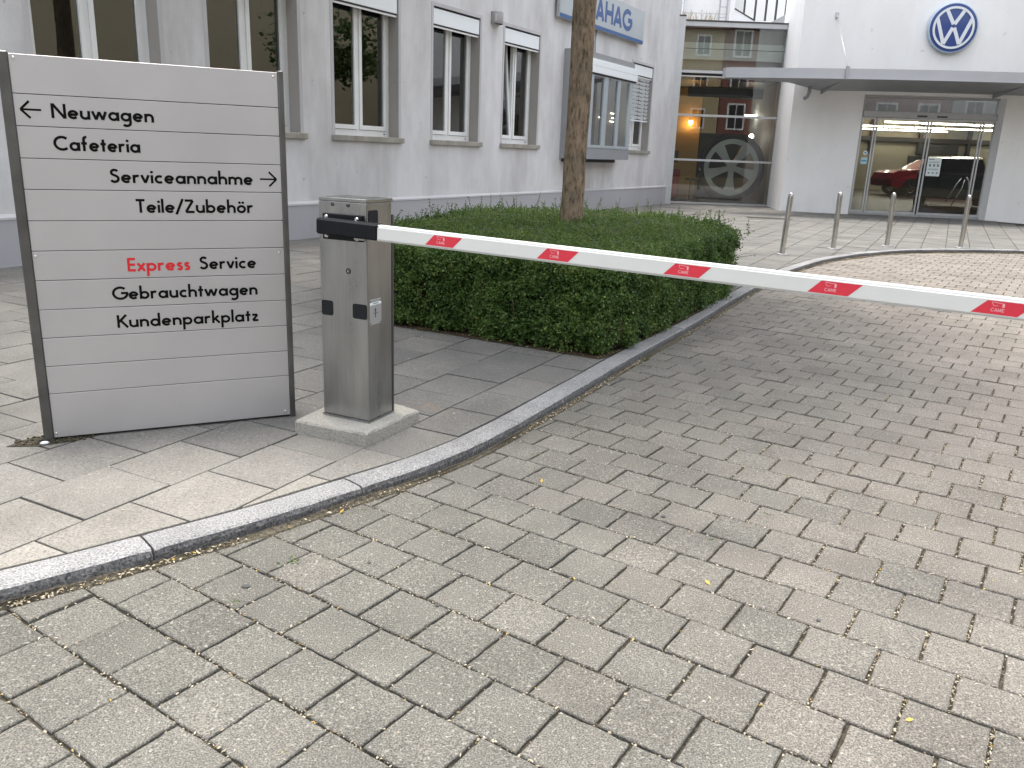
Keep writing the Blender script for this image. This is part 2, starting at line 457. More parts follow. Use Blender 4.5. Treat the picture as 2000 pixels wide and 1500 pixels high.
def bark_mat():
    m, nt, out = newmat('bark')
    b = nt.nodes.new("ShaderNodeBsdfPrincipled"); b.inputs['Roughness'].default_value = .92; b.inputs['Specular IOR Level'].default_value = .15
    nt.links.new(b.outputs[0], out.inputs[0])
    tc = nt.nodes.new("ShaderNodeTexCoord"); V = tc.outputs['Object']
    mp = nt.nodes.new("ShaderNodeMapping"); mp.inputs['Scale'].default_value = (1, 1, .28); nt.links.new(V, mp.inputs['Vector'])
    n1 = noise(nt, mp.outputs[0], 34, 5, .65)
    n2 = noise(nt, V, 3.5, 4, .6)
    c = ramp(nt, n1, [(.34, (.075, .058, .042)), (.48, (.235, .185, .137)), (.7, (.34, .28, .21))])
    c2 = mixc(nt, 1.0, c.outputs[0], ramp(nt, n2, [(.35, (.72, .74, .72)), (.65, (1.12, 1.05, 1.0))]).outputs[0], 'MULTIPLY')
    nt.links.new(c2, b.inputs['Base Color'])
    bp = nt.nodes.new("ShaderNodeBump"); bp.inputs['Strength'].default_value = 1.0; bp.inputs['Distance'].default_value = .012
    nt.links.new(n1, bp.inputs['Height']); nt.links.new(bp.outputs[0], b.inputs['Normal'])
    return m
M_bark = bark_mat()

# ------------------------------------------------------------------ stroke lettering
def arc(cx, cy, rx, ry, a0, a1, n=None):
    n = n or max(4, int(abs(a1 - a0) / 12))
    return [(cx + rx*math.cos(R(a0 + (a1-a0)*i/n)), cy + ry*math.sin(R(a0 + (a1-a0)*i/n))) for i in range(n+1)]
def circ(cx, cy, r): return arc(cx, cy, r, r, 0, 360, 28)
h = .07
bowl = lambda: circ(.3, .3, .228)
GL = {
 'N': (.80, [[(h,0),(h,1)], [(h+.02,.97),(.71,.03)], [(.73,0),(.73,1)]]),
 'e': (.60, [[(.08,.3),(.53,.3)], arc(.3,.3,.228,.228,0,318)]),
 'u': (.56, [[(h,.6),(h,.26)]+arc(.28,.27,.21,.2,180,360)+[(.49,.6)], [(.49,0),(.49,.6)]]),
 'w': (.86, [[(.05,.6),(.24,.03),(.43,.57),(.62,.03),(.81,.6)]]),
 'a': (.62, [bowl(), [(.55,0),(.55,.6)]]),
 'g': (.62, [bowl(), [(.55,.6),(.55,-.1)]+arc(.32,-.1,.23,.21,0,-140)]),
 'n': (.55, [[(h,0),(h,.6)], arc(.275,.32,.205,.21,180,0)+[(.48,0)]]),
 'C': (.84, [arc(.5,.5,.43,.43,48,312)]),
 'f': (.38, [[(.16,0),(.16,.8)]+arc(.31,.83,.15,.15,180,75), [(0,.54),(.34,.54)]]),
 't': (.34, [[(.17,0),(.17,.86)], [(0,.54),(.34,.54)]]),
 'r': (.40, [[(h,0),(h,.6)], arc(.27,.31,.2,.22,180,62)]),
 'i': (.14, [[(h,0),(h,.6)], 'dot', (h,.82)]),
 'S': (.56, [arc(.29,.74,.19,.185,28,235)+arc(.265,.295,.225,.225,58,-152)]),
 'v': (.50, [[(.04,.6),(.25,.03),(.46,.6)]]),
 'c': (.50, [arc(.3,.3,.228,.228,52,308)]),
 'h': (.55, [[(h,0),(h,1.05)], arc(.275,.32,.205,.21,180,0)+[(.48,0)]]),
 'm': (.90, [[(h,0),(h,.6)], arc(.26,.34,.19,.19,180,0)+[(.45,0)], arc(.64,.34,.19,.19,180,0)+[(.83,0)]]),
 'T': (.54, [[(.27,0),(.27,.9)], [(0,.93),(.54,.93)]]),
 'l': (.14, [[(h,0),(h,1.05)]]),
 '/': (.44, [[(.0,-.12),(.44,1.05)]]),
 'Z': (.64, [[(.04,.93),(.55,.93),(.08,.07),(.62,.07)]]),
 'z': (.46, [[(.03,.53),(.38,.53),(.07,.07),(.44,.07)]]),
 'b': (.60, [[(h,0),(h,1.05)], circ(.3,.3,.228)]),
 'o': (.60, [bowl()]),
 'ö': (.60, [bowl(), 'dot', (.19,.80), 'dot', (.41,.80)]),
 'E': (.50, [[(h,0),(h,1)], [(h,.93),(.48,.93)], [(h,.5),(.46,.5)], [(h,.07),(.48,.07)]]),
 'x': (.48, [[(.03,.6),(.45,0)], [(.45,.6),(.03,0)]]),
 'p': (.60, [[(h,-.4),(h,.6)], circ(.3,.3,.228)]),
 's': (.38, [arc(.2,.437,.105,.1,20,235)+arc(.185,.185,.125,.125,60,-150)]),
 'K': (.62, [[(h,0),(h,1)], [(.10,.45),(.56,1)], [(.22,.56),(.62,0)]]),
 'd': (.62, [bowl(), [(.55,0),(.55,1.05)]]),
 'k': (.50, [[(h,0),(h,1.05)], [(.09,.26),(.42,.6)], [(.2,.37),(.48,0)]]),
 'G': (.92, [arc(.5,.5,.43,.43,48,360)+[(.93,.46)], [(.98,.5),(.54,.5)]]),
 'A': (.78, [[(.05,0),(.39,.97),(.73,0)], [(.17,.28),(.61,.28)]]),
 'H': (.74, [[(h,0),(h,1)], [(.67,0),(.67,1)], [(h,.5),(.67,.5)]]),
 'M': (.90, [[(h,0),(.12,1),(.45,.1),(.78,1),(.83,0)]]),
}
def stroke_quads(mb, pl, w, T, lift, mat=0):
    """flat ribbon of width w along a polyline in local XZ, facing -Y"""
    for i in range(1, len(pl)-1):
        d1 = Vector((pl[i][0]-pl[i-1][0], pl[i][1]-pl[i-1][1])); d2 = Vector((pl[i+1][0]-pl[i][0], pl[i+1][1]-pl[i][1]))
        if d1.length > 1e-9 and d2.length > 1e-9 and d1.normalized().dot(d2.normalized()) < .1:
            stroke_quads(mb, pl[:i+1], w, T, lift, mat); stroke_quads(mb, pl[i:], w, T, lift+.00002, mat); return
    n = len(pl); closed = n > 8 and abs(pl[0][0]-pl[-1][0]) < 1e-6 and abs(pl[0][1]-pl[-1][1]) < 1e-6
    L_ = []; R_ = []
    for i, p in enumerate(pl):
        if closed and i in (0, n-1): a, c = pl[-2], pl[1]
        else: a, c = pl[max(i-1,0)], pl[min(i+1,n-1)]
        d1 = Vector((p[0]-a[0], p[1]-a[1])); d2 = Vector((c[0]-p[0], c[1]-p[1]))
        if d1.length < 1e-9: d1 = d2
        if d2.length < 1e-9: d2 = d1
        d1.normalize(); d2.normalize()
        t = d1 + d2
        if t.length < 1e-6: t = d1
        t.normalize(); nr = Vector((-t.y, t.x))
        k = 1.0 / max(.55, abs(t.dot(d1)))
        L_.append((p[0]+nr.x*w/2*k, -lift, p[1]+nr.y*w/2*k)); R_.append((p[0]-nr.x*w/2*k, -lift, p[1]-nr.y*w/2*k))
    v = L_ + R_
    f = [(i, i+n, i+1+n, i+1) for i in range(n-1)]
    mb.add(v, f, mat, T)
def text_mesh(mb, s, x0, x1, zb, cap, sw=.182, gap=.085, lift=.0008, T=None, mat=0, fit=True):
    adv = sum((GL[c][0] if c != ' ' else .26) + gap for c in s) - gap
    kx = (x1 - x0) / (adv * cap) if fit else 1.0
    cur = 0; lf = lift
    for c in s:
        if c == ' ':
            cur += .26 + gap; continue
        a, st = GL[c]; i = 0
        while i < len(st):
            lf += .00003
            if st[i] == 'dot':
                q = st[i+1]; i += 2
                ring = [(x0+(cur+q[0]+.095*math.cos(R(t)))*cap*kx, -lf, zb+(q[1]+.095*math.sin(R(t)))*cap) for t in range(0, 360, 24)]
                mb.add(ring, [tuple(range(len(ring)))], mat, T)
            else:
                stroke_quads(mb, [(x0+(cur+p[0])*cap*kx, zb+p[1]*cap) for p in st[i]], sw*cap, T, lf, mat); i += 1
        cur += a + gap

# ------------------------------------------------------------------ ground
kp = [(-4.6,.35),(-3.6,.82),(-2.9,1.18),(-2.15,1.60),(-1.459,2.10),(-1.1,2.41),(-.819,2.668),(-.561,2.945),(-.364,3.16),(-.158,3.44),(.049,3.80),(.24,4.17),(.467,4.615),
      (.81,5.295),(1.223,6.066),(1.617,6.82),(2.047,7.68),(2.638,8.80),(3.08,9.62),(3.531,10.35),(4.218,11.34),(4.981,12.16),(5.777,12.84),(6.503,13.27),
      (7.14,13.47),(7.75,13.61),(8.39,13.75),(9.6,13.95),(11.5,14.1),(14,14.15),(18,14.15)]
def catmull(P, m=10):
    P = [np.array(p, float) for p in P]; P = [2*P[0]-P[1]] + P + [2*P[-1]-P[-2]]
    out = []
    for i in range(1, len(P)-2):
        for k in range(m):
            t = k/m
            out.append(.5*((2*P[i]) + (-P[i-1]+P[i+1])*t + (2*P[i-1]-5*P[i]+4*P[i+1]-P[i+2])*t*t + (-P[i-1]+3*P[i]-3*P[i+1]+P[i+2])*t**3))
    out.append(P[-2]); return np.array(out)
KC = catmull(kp)
for _ in range(6):
    KC[1:-1] = .25*KC[:-2] + .5*KC[1:-1] + .25*KC[2:]
seg = np.linalg.norm(np.diff(KC, axis=0), axis=1); KL = np.concatenate([[0], np.cumsum(seg)])
KT = np.gradient(KC, axis=0); KT /= np.linalg.norm(KT, axis=1)[:, None]
KN = np.stack([-KT[:,1], KT[:,0]], 1)      # towards the pavement (left)
def kerb_at(s):
    x = np.interp(s, KL, KC[:,0]); y = np.interp(s, KL, KC[:,1])
    nx = np.interp(s, KL, KN[:,0]); ny = np.interp(s, KL, KN[:,1]); l = math.hypot(nx, ny)
    return x, y, nx/l, ny/l
def kerb_dist(p):
    i = int(np.argmin(((KC - p)**2).sum(1)))
    return float((p - KC[i]) @ KN[i]), i
def clip_half(poly, p, n):
    """keep side where (x-p).n >= 0"""
    out = []
    for i in range(len(poly)):
        a = poly[i]; b = poly[(i+1) % len(poly)]
        da = (a[0]-p[0])*n[0]+(a[1]-p[1])*n[1]; db = (b[0]-p[0])*n[0]+(b[1]-p[1])*n[1]
        if da >= 0: out.append(a)
        if (da >= 0) != (db >= 0):
            t = da/(da-db); out.append((a[0]+(b[0]-a[0])*t, a[1]+(b[1]-a[1])*t))
    return out
def inset(poly, d):
    """shrink a convex ccw polygon by d on every side"""
    q = poly
    n = len(poly)
    for i in range(n):
        a = poly[i]; b = poly[(i+1) % n]
        ex, ey = b[0]-a[0], b[1]-a[1]; l = math.hypot(ex, ey)
        if l < 1e-6: continue
        nx, ny = -ey/l, ex/l
        q = clip_half(q, (a[0]+nx*d, a[1]+ny*d), (nx, ny))
        if len(q) < 3: return []
    return q
def area(p): return .5*sum(p[i][0]*p[(i+1)%len(p)][1]-p[(i+1)%len(p)][0]*p[i][1] for i in range(len(p)))
def tile(mb, poly, gap, z, bev, dep, nsub, jit, col, tilt):
    if area(poly) < 0: poly = poly[::-1]
    p0 = inset(poly, gap/2)
    if len(p0) < 3 or area(p0) < .0012: return
    # drop tiny edges
    p0 = [p for i, p in enumerate(p0) if math.hypot(p[0]-p0[i-1][0], p[1]-p0[i-1][1]) > .004]
    if len(p0) < 3: return
    cx = sum(p[0] for p in p0)/len(p0); cy = sum(p[1] for p in p0)/len(p0)
    ring = []
    for i in range(len(p0)):
        a = p0[i]; b = p0[(i+1) % len(p0)]
        l = math.hypot(b[0]-a[0], b[1]-a[1])
        k = max(1, int(round(nsub*l/.19)))
        for j in range(k):
            t = j/k
            jj = jit if j else jit*.4
            ring.append((a[0]+(b[0]-a[0])*t+random.uniform(-jj,jj), a[1]+(b[1]-a[1])*t+random.uniform(-jj,jj)))
            if j == 0 and nsub > 2 and l > .05:      # soften the corner
                pass
    n = len(ring)
    rad = max(.03, math.sqrt(abs(area(p0)))/2)
    def sc(k): return [(cx+(x-cx)*k, cy+(y-cy)*k) for x, y in ring]
    zz = lambda x, y: z + (x-cx)*tilt[0] + (y-cy)*tilt[1]
    v = []
    for (k, dz) in ((1.0, -dep), (1.0, -bev*1.1), (1-bev*.45/rad, -bev*.35), (1-bev*1.25/rad, 0)):
        for x, y in sc(k): v.append((x, y, zz(x, y)+dz))
    f = []
    for r_ in range(3):
        for i in range(n):
            j = (i+1) % n; f.append((r_*n+i, r_*n+j, (r_+1)*n+j, (r_+1)*n+i))
    f.append(tuple(3*n+i for i in range(n)))
    mb.add(v, f, 0, None, col)

# driveway pavers
YAW = -0.58745
ax = np.array([math.cos(YAW), math.sin(YAW)]); bx = np.array([-math.sin(YAW), math.cos(YAW)])
O = np.array([-.27234, 2.73362]); PW, PD = .19975, .19588
mb = MB(); joints = []
for k in range(-72, 34):
    for s_ in range(-60, 80):
        s0 = s_ + .5*(k % 2)
        c = O + (s0+.5)*PW*ax - (k+.5)*PD*bx
        if c[1] < .75 or c[1] > 14.3 or c[0] > c[1]*1.0+3.0 or c[0] > 14 or c[0] < -4: continue
        d, i = kerb_dist(c)
        if d > .16: continue
        q = [tuple(O + (s0+a)*PW*ax - (k+b)*PD*bx) for a, b in ((0,0),(0,1),(1,1),(1,0))]
        if area(q) < 0: q = q[::-1]
        if d > -.22:
            q = clip_half(q, KC[i]-KN[i]*.016, -KN[i])
            if len(q) < 3: continue
        dist = math.hypot(c[0], c[1])
        ns = 7 if dist < 3.6 else (4 if dist < 6 else 1)
        jt = .0021 if dist < 6 else 0
        g_ = random.gauss(.5, .15); wv = random.gauss(.12, .08) + .24*min(3, max(-1, c[0]-.5))  # warm paler tone grows to the right, painting in the sunnier side
        tile(mb, q, .0085, random.gauss(0, .0014), .0042, .035, ns, jt, (min(1,max(0,g_)), min(1,max(0,wv)), .5, 1), (random.gauss(0,.006), random.gauss(0,.006)))
        if dist < 9 and d < -.02:
            joints.append((O + s0*PW*ax - k*PD*bx, O + s0*PW*ax - (k+1)*PD*bx, 1))
            joints.append((O + s0*PW*ax - k*PD*bx, O + (s0+1)*PW*ax - k*PD*bx, 0))
road = tag(mb.build('driveway', M_paver), kind='structure')

# pavement slabs
SA = R(27.0); sd = np.array([math.sin(SA), math.cos(SA)]); sn = np.array([math.cos(SA), -math.sin(SA)])
SS = .36; t0, q0 = 1.816, -2.10
FN = np.array([math.cos(R(30)), -math.sin(R(30))])
mb = MB()
def hash2(a, b): return random.Random(a*7919 + b*104729).random()
for k in range(-45, 46):
    for j in range(-20, 75):
        tt = t0 + (j + .5*(k % 2))*SS; qq = q0 - k*SS
        c = sn*(qq-.5*SS) + sd*(tt+.5*SS)
        if c[1] > 24.6 or c[1] < .3 or c @ FN < -8.5 or c[0] > 12 or c[0] < -9 or c[0] > c[1]*.85+2: continue
        d, i = kerb_dist(c)
        if d < -.15 or (c[0] > 15): continue
        q = [tuple(sn*(qq-b*SS) + sd*(tt+a*SS)) for a, b in ((0,0),(1,0),(1,1),(0,1))]
        if area(q) < 0: q = q[::-1]
        if d < .5:
            q = clip_half(q, KC[i]+KN[i]*.138, KN[i])
            if len(q) < 3: continue
        dist = math.hypot(c[0], c[1])
        front = max(0, min(1, (4.0 - dist)/1.6))  # nearer slabs toned paler, partly their own beige, partly painted light
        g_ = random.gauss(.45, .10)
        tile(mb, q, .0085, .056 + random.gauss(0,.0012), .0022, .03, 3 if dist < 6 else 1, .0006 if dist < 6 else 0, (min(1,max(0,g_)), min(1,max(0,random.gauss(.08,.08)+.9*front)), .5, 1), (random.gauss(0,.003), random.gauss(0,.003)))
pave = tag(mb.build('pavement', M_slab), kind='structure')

# kerb: granite stones of uneven length
mb = MB()
ks = [0.0]
near = [float(KL[kerb_dist(np.array(p))[1]]) for p in ((-1.13,2.40),(-.56,2.95),(.03,3.79),(.44,4.60))]
s = near[0]
cuts = [near[0]-1.9, near[0]-.95] + near
s = near[-1]
while s < KL[-1]-.6:
    s += random.uniform(.85, 1.0) if s < near[-1]+5 else random.uniform(.42, .52)
    cuts.append(s)
cuts = [c for c in cuts if c > 0.1]
for a, b in zip(cuts[:-1], cuts[1:]):
    gap = random.uniform(.002, .005); a += gap; b -= gap
    n = max(3, int((b-a)/.035)); rings = []
    tone = random.gauss(.5, .2); zt = .060 + random.gauss(0, .0015)
    v = []; f = []
    for i in range(n+1):
        s = a + (b-a)*i/n
        x, y, nx, ny = kerb_at(s)
        e = .004 if i in (0, n) else 0
        rough = lambda k: random.uniform(-k, k)
        prof = [(0.0, -.05), (0.0+rough(.0025), .012), (-.001+rough(.0025), .036+rough(.002)), (.004+rough(.002), zt-.006-e), (.013, zt-e*.6), (.065, zt+.001-e*.5), (.118, zt-e*.6), (.131, zt-.008), (.131, -.05)]
        for o_, z_ in prof: v.append((x+nx*o_, y+ny*o_, z_))
    m_ = 9
    for i in range(n):
        for k in range(m_-1):
            f.append((i*m_+k, (i+1)*m_+k, (i+1)*m_+k+1, i*m_+k+1))
    f.append(tuple(reversed(range(m_)))); f.append(tuple(n*m_+k for k in range(m_)))
    cc_ = (min(1,max(0,tone)), .3, .5, 1)
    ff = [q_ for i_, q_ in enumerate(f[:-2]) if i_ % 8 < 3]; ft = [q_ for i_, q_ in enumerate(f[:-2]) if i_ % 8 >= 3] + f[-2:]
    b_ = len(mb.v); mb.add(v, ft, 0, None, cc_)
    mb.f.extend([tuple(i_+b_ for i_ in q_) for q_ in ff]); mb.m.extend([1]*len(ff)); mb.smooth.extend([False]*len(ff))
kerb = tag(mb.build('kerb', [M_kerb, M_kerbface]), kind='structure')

# joint bed below the pavers and below the slabs, and the wide ground sheet
mb = MB()
pts = KC[::3]
n = len(pts)
v = [(p[0]+.05*q[0], p[1]+.05*q[1], -.012) for p, q in zip(pts, KN[::3])] + [(p[0]+20, p[1]-18, -.012) for p in pts]
mb.add(v, [(i, i+n, i+1+n, i+1) for i in range(n-1)], 0)
tag(mb.build('driveway_bed', M_joint), kind='structure')
mb = MB()
v = [(p[0]+.06*q[0], p[1]+.06*q[1], .046) for p, q in zip(pts, KN[::3])] + [(p[0]-16, p[1]+20, .046) for p in pts]
mb.add(v, [(i, i+1, i+1+n, i+n) for i in range(n-1)], 0)
tag(mb.build('pavement_bed', M_joint), kind='structure')
mb = MB(); mb.add([(-900,-900,-.06),(900,-900,-.06),(900,900,-.06),(-900,900,-.06)], [(0,1,2,3)])
tag(mb.build('ground', M_ground), kind='structure')

# silt and chaff swept against the foot of the kerb
M_silt = soil_mat('silt', (.045, .040, .030), (.15, .132, .10), (.07, .065, .035))
mb = MB(); v = []; m_ = 5; ss_ = np.arange(.4, KL[-1]-3, .03)
for s in ss_:
    x, y, nx, ny = kerb_at(s)
    wd = .019 + .006*math.sin(s*3.1) + .005*math.sin(s*11.7) + random.uniform(-.003, .003)
    hh = .019 + .004*math.sin(s*5.3+1) + random.uniform(-.0015, .0015)
    for o_, z_ in ((.004, hh), (-.006, hh*.85), (-wd*.5, hh*.42), (-wd*.85, .004), (-wd-.004, -.010)): v.append((x+nx*o_, y+ny*o_, z_+random.uniform(-.0012, .0012)))
n = len(ss_)
mb.add(v, [(i*m_+k, i*m_+k+1, (i+1)*m_+k+1, (i+1)*m_+k) for i in range(n-1) for k in range(m_-1)])
tag(mb.build('silt', M_silt), 'sandy silt and chaff swept along the foot of the kerb', 'silt', kind='stuff')
# debris: chaff lying in joints and along the kerb
def flakes(centers, size, zrange, tone, yellow):
    n = len(centers); c = np.asarray(centers)
    a = rng.uniform(0, 2*math.pi, n); s = size*rng.uniform(.5, 1.5, n); w = s*rng.uniform(.25, .6, n)
    u = np.stack([np.cos(a), np.sin(a), rng.uniform(-.3, .5, n)], 1); p = np.stack([-np.sin(a), np.cos(a), rng.uniform(-.5, .5, n)], 1)
    z = rng.uniform(*zrange, n); base = np.concatenate([c, z[:, None]], 1)
    V = np.stack([base-u*s[:,None], base-p*w[:,None]+[0,0,.001], base+u*s[:,None], base+p*w[:,None]+[0,0,.001]], 1).reshape(-1, 3)
    col = np.stack([np.clip(rng.normal(tone, .25, n), 0, 1), (rng.random(n) < yellow).astype(float), np.zeros(n), np.ones(n)], 1)
    return V, np.repeat(col, 4, 0)
C1 = []
for a, b, cross in joints:
    x = a[0]
    if cross: num = 34 if x > 1.0 else 6
    else: num = 5 if x > 1.0 else 24
    if a[1] > 4: num = int(num*.6)
    if random.random() < .25: num = int(num*.3)
    for _ in range(num):
        t = random.random(); w_ = random.gauss(0, .0035)
        d_ = (b-a)/np.linalg.norm(b-a)
        C1.append(a + (b-a)*t + np.array([-d_[1], d_[0]])*w_)
V1, K1 = flakes(C1, .0045, (-.010, .001), .55, .03)
C2 = []
s = .3
for _ in range(7000):
    s = random.uniform(1.2, KL[-1]-5)
    if math.sin(s*2.1)+math.sin(s*5.3)*.6+.9 < random.random(): continue
    x, y, nx, ny = kerb_at(s); o_ = -abs(random.gauss(.0, .014)) - .004
    C2.append((x+nx*o_, y+ny*o_))
V2, K2 = flakes(C2, .0062, (.002, .017), .55, .03)
C3 = []
for _ in range(420):
    y = random.uniform(1.2, 9); x = random.uniform(-.5, .62*y+.5)
    if kerb_dist(np.array((x, y)))[0] < -.05: C3.append((x, y))
V3, K3 = flakes(C3, .004, (.002, .004), .6, .15)
C4 = []
for _ in range(360):
    s = random.uniform(2, 12); x, y, nx, ny = kerb_at(s); o_ = random.uniform(.14, 2.2); C4.append((x+nx*o_, y+ny*o_))
for i in (0, 1, 2, 3):
    a_, b_ = np.array(((-1.0,6.05),(.56,5.20),(.70,5.38),(1.17,6.22),(1.68,7.2))[i]), np.array(((-1.0,6.05),(.56,5.20),(.70,5.38),(1.17,6.22),(1.68,7.2))[i+1])
    for _ in range(420 if i == 0 else 60): C4.append(a_+(b_-a_)*random.random()+np.array([-.03, -.05])*random.gauss(.3, 1))
V4, K4 = flakes(C4, .0045, (.059, .062), .7, .05)
V5, K5 = flakes([(-.49, 2.16), (.66, 2.4), (-.62, 2.83), (.14, 3.2), (2.3, 3.5), (1.02, 1.75), (3.1, 2.95)], .013, (.004, .007), .3, 1.0)
np_mesh('debris', np.concatenate([V1,V2,V3,V4,V5]), 4, M_debris, np.concatenate([K1,K2,K3,K4,K5]))
tag(bpy.data.objects['debris'], 'dry blossom flakes and small leaves lying in the joints and along the kerb', 'debris', kind='stuff')
gm = MB()
for x, y, r in ((-.80,2.27,.011),(1.95,2.02,.010),(2.1,1.9,.007),(.6,2.9,.008),(1.4,3.6,.009),(-.2,2.2,.006),(2.6,3.2,.008),(.95,2.2,.006),(-.45,2.45,.006)):
    gm.add([(x+r*1.2*math.cos(R(t))*random.uniform(.85,1.1), y+r*math.sin(R(t))*random.uniform(.85,1.1), .0045) for t in range(0, 360, 24)], [tuple(range(15))])
tag(gm.build('gum_spots', M_gasket), 'small dark flattened gum spots on the driveway pavers', 'stains', kind='stuff')
# weeds in the joints
W = []
def tuft(x, y, r, n):
    for _ in range(n):
        a = random.uniform(0, 6.28); e = random.uniform(.2, 1.2); l = random.uniform(.4, 1)*r
        bx_, by_ = x+random.gauss(0, r*.5), y+random.gauss(0, r*.5)
        dx, dy, dz = math.cos(a)*math.cos(e)*l, math.sin(a)*math.cos(e)*l, math.sin(e)*l*.7
        px_, py_ = -math.sin(a)*l*.22, math.cos(a)*l*.22
        z0 = -.004
        W.extend([(bx_, by_, z0), (bx_+dx*.55-px_, by_+dy*.55-py_, z0+dz*.7), (bx_+dx, by_+dy, z0+dz), (bx_+dx*.55+px_, by_+dy*.55+py_, z0+dz*.7)])
for x, y, r, n in ((-.70,2.44,.022,40),(-.92,2.38,.012,26),(-.80,2.18,.016,26),(-.55,2.86,.012,20),(.12,3.52,.02,36),(.75,2.72,.014,24),(1.02,2.96,.014,24),(2.16,3.17,.016,30),(1.37,2.9,.012,18),(.20,1.75,.012,20),(.42,1.63,.01,18),(-1.12,2.28,.012,18)):
    tuft(x, y, r, n)
nW = len(W)//4
np_mesh('weeds', np.array(W), 4, M_weed, np.repeat(np.stack([rng.random(nW), (rng.random(nW)<.1)*.7, np.zeros(nW), np.ones(nW)], 1), 4, 0))
tag(bpy.data.objects['weeds'], 'small green weeds growing out of the paving joints', 'weeds', kind='stuff')

# ------------------------------------------------------------------ office building on the left
FA = R(60)                       # local X runs along the facade, local Y goes into the building
FP = (-7.188, 4.15, 0)
off = empty('office_building', 'pale rendered office building with white shuttered windows and grey plinth', 'building', FP, FA)
Z0, ZT = 0.0, 8.6
ZS, ZL = 1.455, 3.49             # sill top and lintel
wins = [(4.93, 6.36), (7.02, 8.46), (9.13, 10.56), (11.45, 12.82), (13.64, 14.96), (19.6, 20.95)]
xs = sorted(set([-7.0, 22.62] + [a for w in wins for a in w] + [2.75, 4.2]))
wins_all = [(2.75, 4.2)] + wins
ZB = .535
mb = MB()
zs = [ZB, ZS, ZL, 5.75, 7.8, ZT]
for i in range(len(xs)-1):
    for k in range(len(zs)-1):
        xa, xb = xs[i], xs[i+1]
        op = any(abs(xa-w[0]) < 1e-6 for w in wins_all) and zs[k] in (ZS, 5.75)
        if op: continue
        n1 = max(1, int((xb-xa)/.6))
        for j in range(n1):
            a = xa+(xb-xa)*j/n1; b = xa+(xb-xa)*(j+1)/n1
            mb.add([(a,0,zs[k]),(b,0,zs[k]),(b,0,zs[k+1]),(a,0,zs[k+1])], [(0,1,2,3)])
mb.add([(22.62,0,Z0),(22.62,9,Z0),(22.62,9,ZT),(22.62,0,ZT)], [(0,1,2,3)])
mb.add([(-7,0,Z0),(-7,9,Z0),(-7,9,ZT),(-7,0,ZT)], [(3,2,1,0)])
mb.add([(-7,0,ZT),(22.62,0,ZT),(22.62,9,ZT),(-7,9,ZT)], [(0,1,2,3)])
mb.build('wall', M_wall, off)
mb = MB(); mb.prism([(-7, 0), (22.6, 0), (22.6, ZB-.03), (-7, ZB-.03)], -.022, .05)
mb.build('plinth', M_plinth, off)
mb = MB()
n = 1
mb.add([(-7,-.03,ZB-.028),(22.61,-.03,ZB-.028),(22.61,-.03,ZB-.006),(-7,-.03,ZB-.006),(-7,.002,ZB+.03),(22.61,.002,ZB+.03),(-7,.03,ZB-.028),(22.61,.03,ZB-.028)],
       [(0,1,2,3),(3,2,5,4),(6,7,1,0)])
mb.build('plinth_ledge', M_ledge, off)
mb = MB()
for a, b, zc in ((-7, 6.7, 1), (6.7, 22.5, 2)):
    m_ = 0 if zc == 1 else 1
    mb.add([(a,5.5,0),(b,5.5,0),(b,5.5,3.8),(a,5.5,3.8)], [(0,1,2,3)], m_)
    mb.add([(a,.4,.1),(b,.4,.1),(b,5.5,.1),(a,5.5,.1)], [(0,1,2,3)], m_)
    mb.add([(a,.4,3.8),(b,.4,3.8),(b,5.5,3.8),(a,5.5,3.8)], [(3,2,1,0)], m_)
for x in (6.7, 8.78, 11.0, 13.25, 15.4, 19.2):
    mb.box(x-.05, x+.05, .4, 5.45, .12, 3.78, 1)
for x in (5.9, 8.05):      # cupboards standing inside
    mb.box(x-.5, x+.35, 2.6, 3.2, .12, 2.02, 1)
mb.box(-7, 22.5, 5.6, 8.9, .0, 8.5, 1)
mb.box(-7, 22.5, .45, 5.6, 4.2, 8.5, 1)
mb.build('interior', [M_room, M_room2], off)

def ring(mb, x0, x1, z0, z1, w, y0, y1, mat=0, bot=None, bev=.0):
    b = w if bot is None else bot
    mb.box(x0, x0+w, y0, y1, z0, z1, mat, bev=bev); mb.box(x1-w, x1, y0, y1, z0, z1, mat, bev=bev)
    mb.box(x0+w, x1-w, y0+.001, y1-.001, z1-w, z1, mat, bev=bev); mb.box(x0+w, x1-w, y0+.001, y1-.001, z0, z0+b, mat, bev=bev)

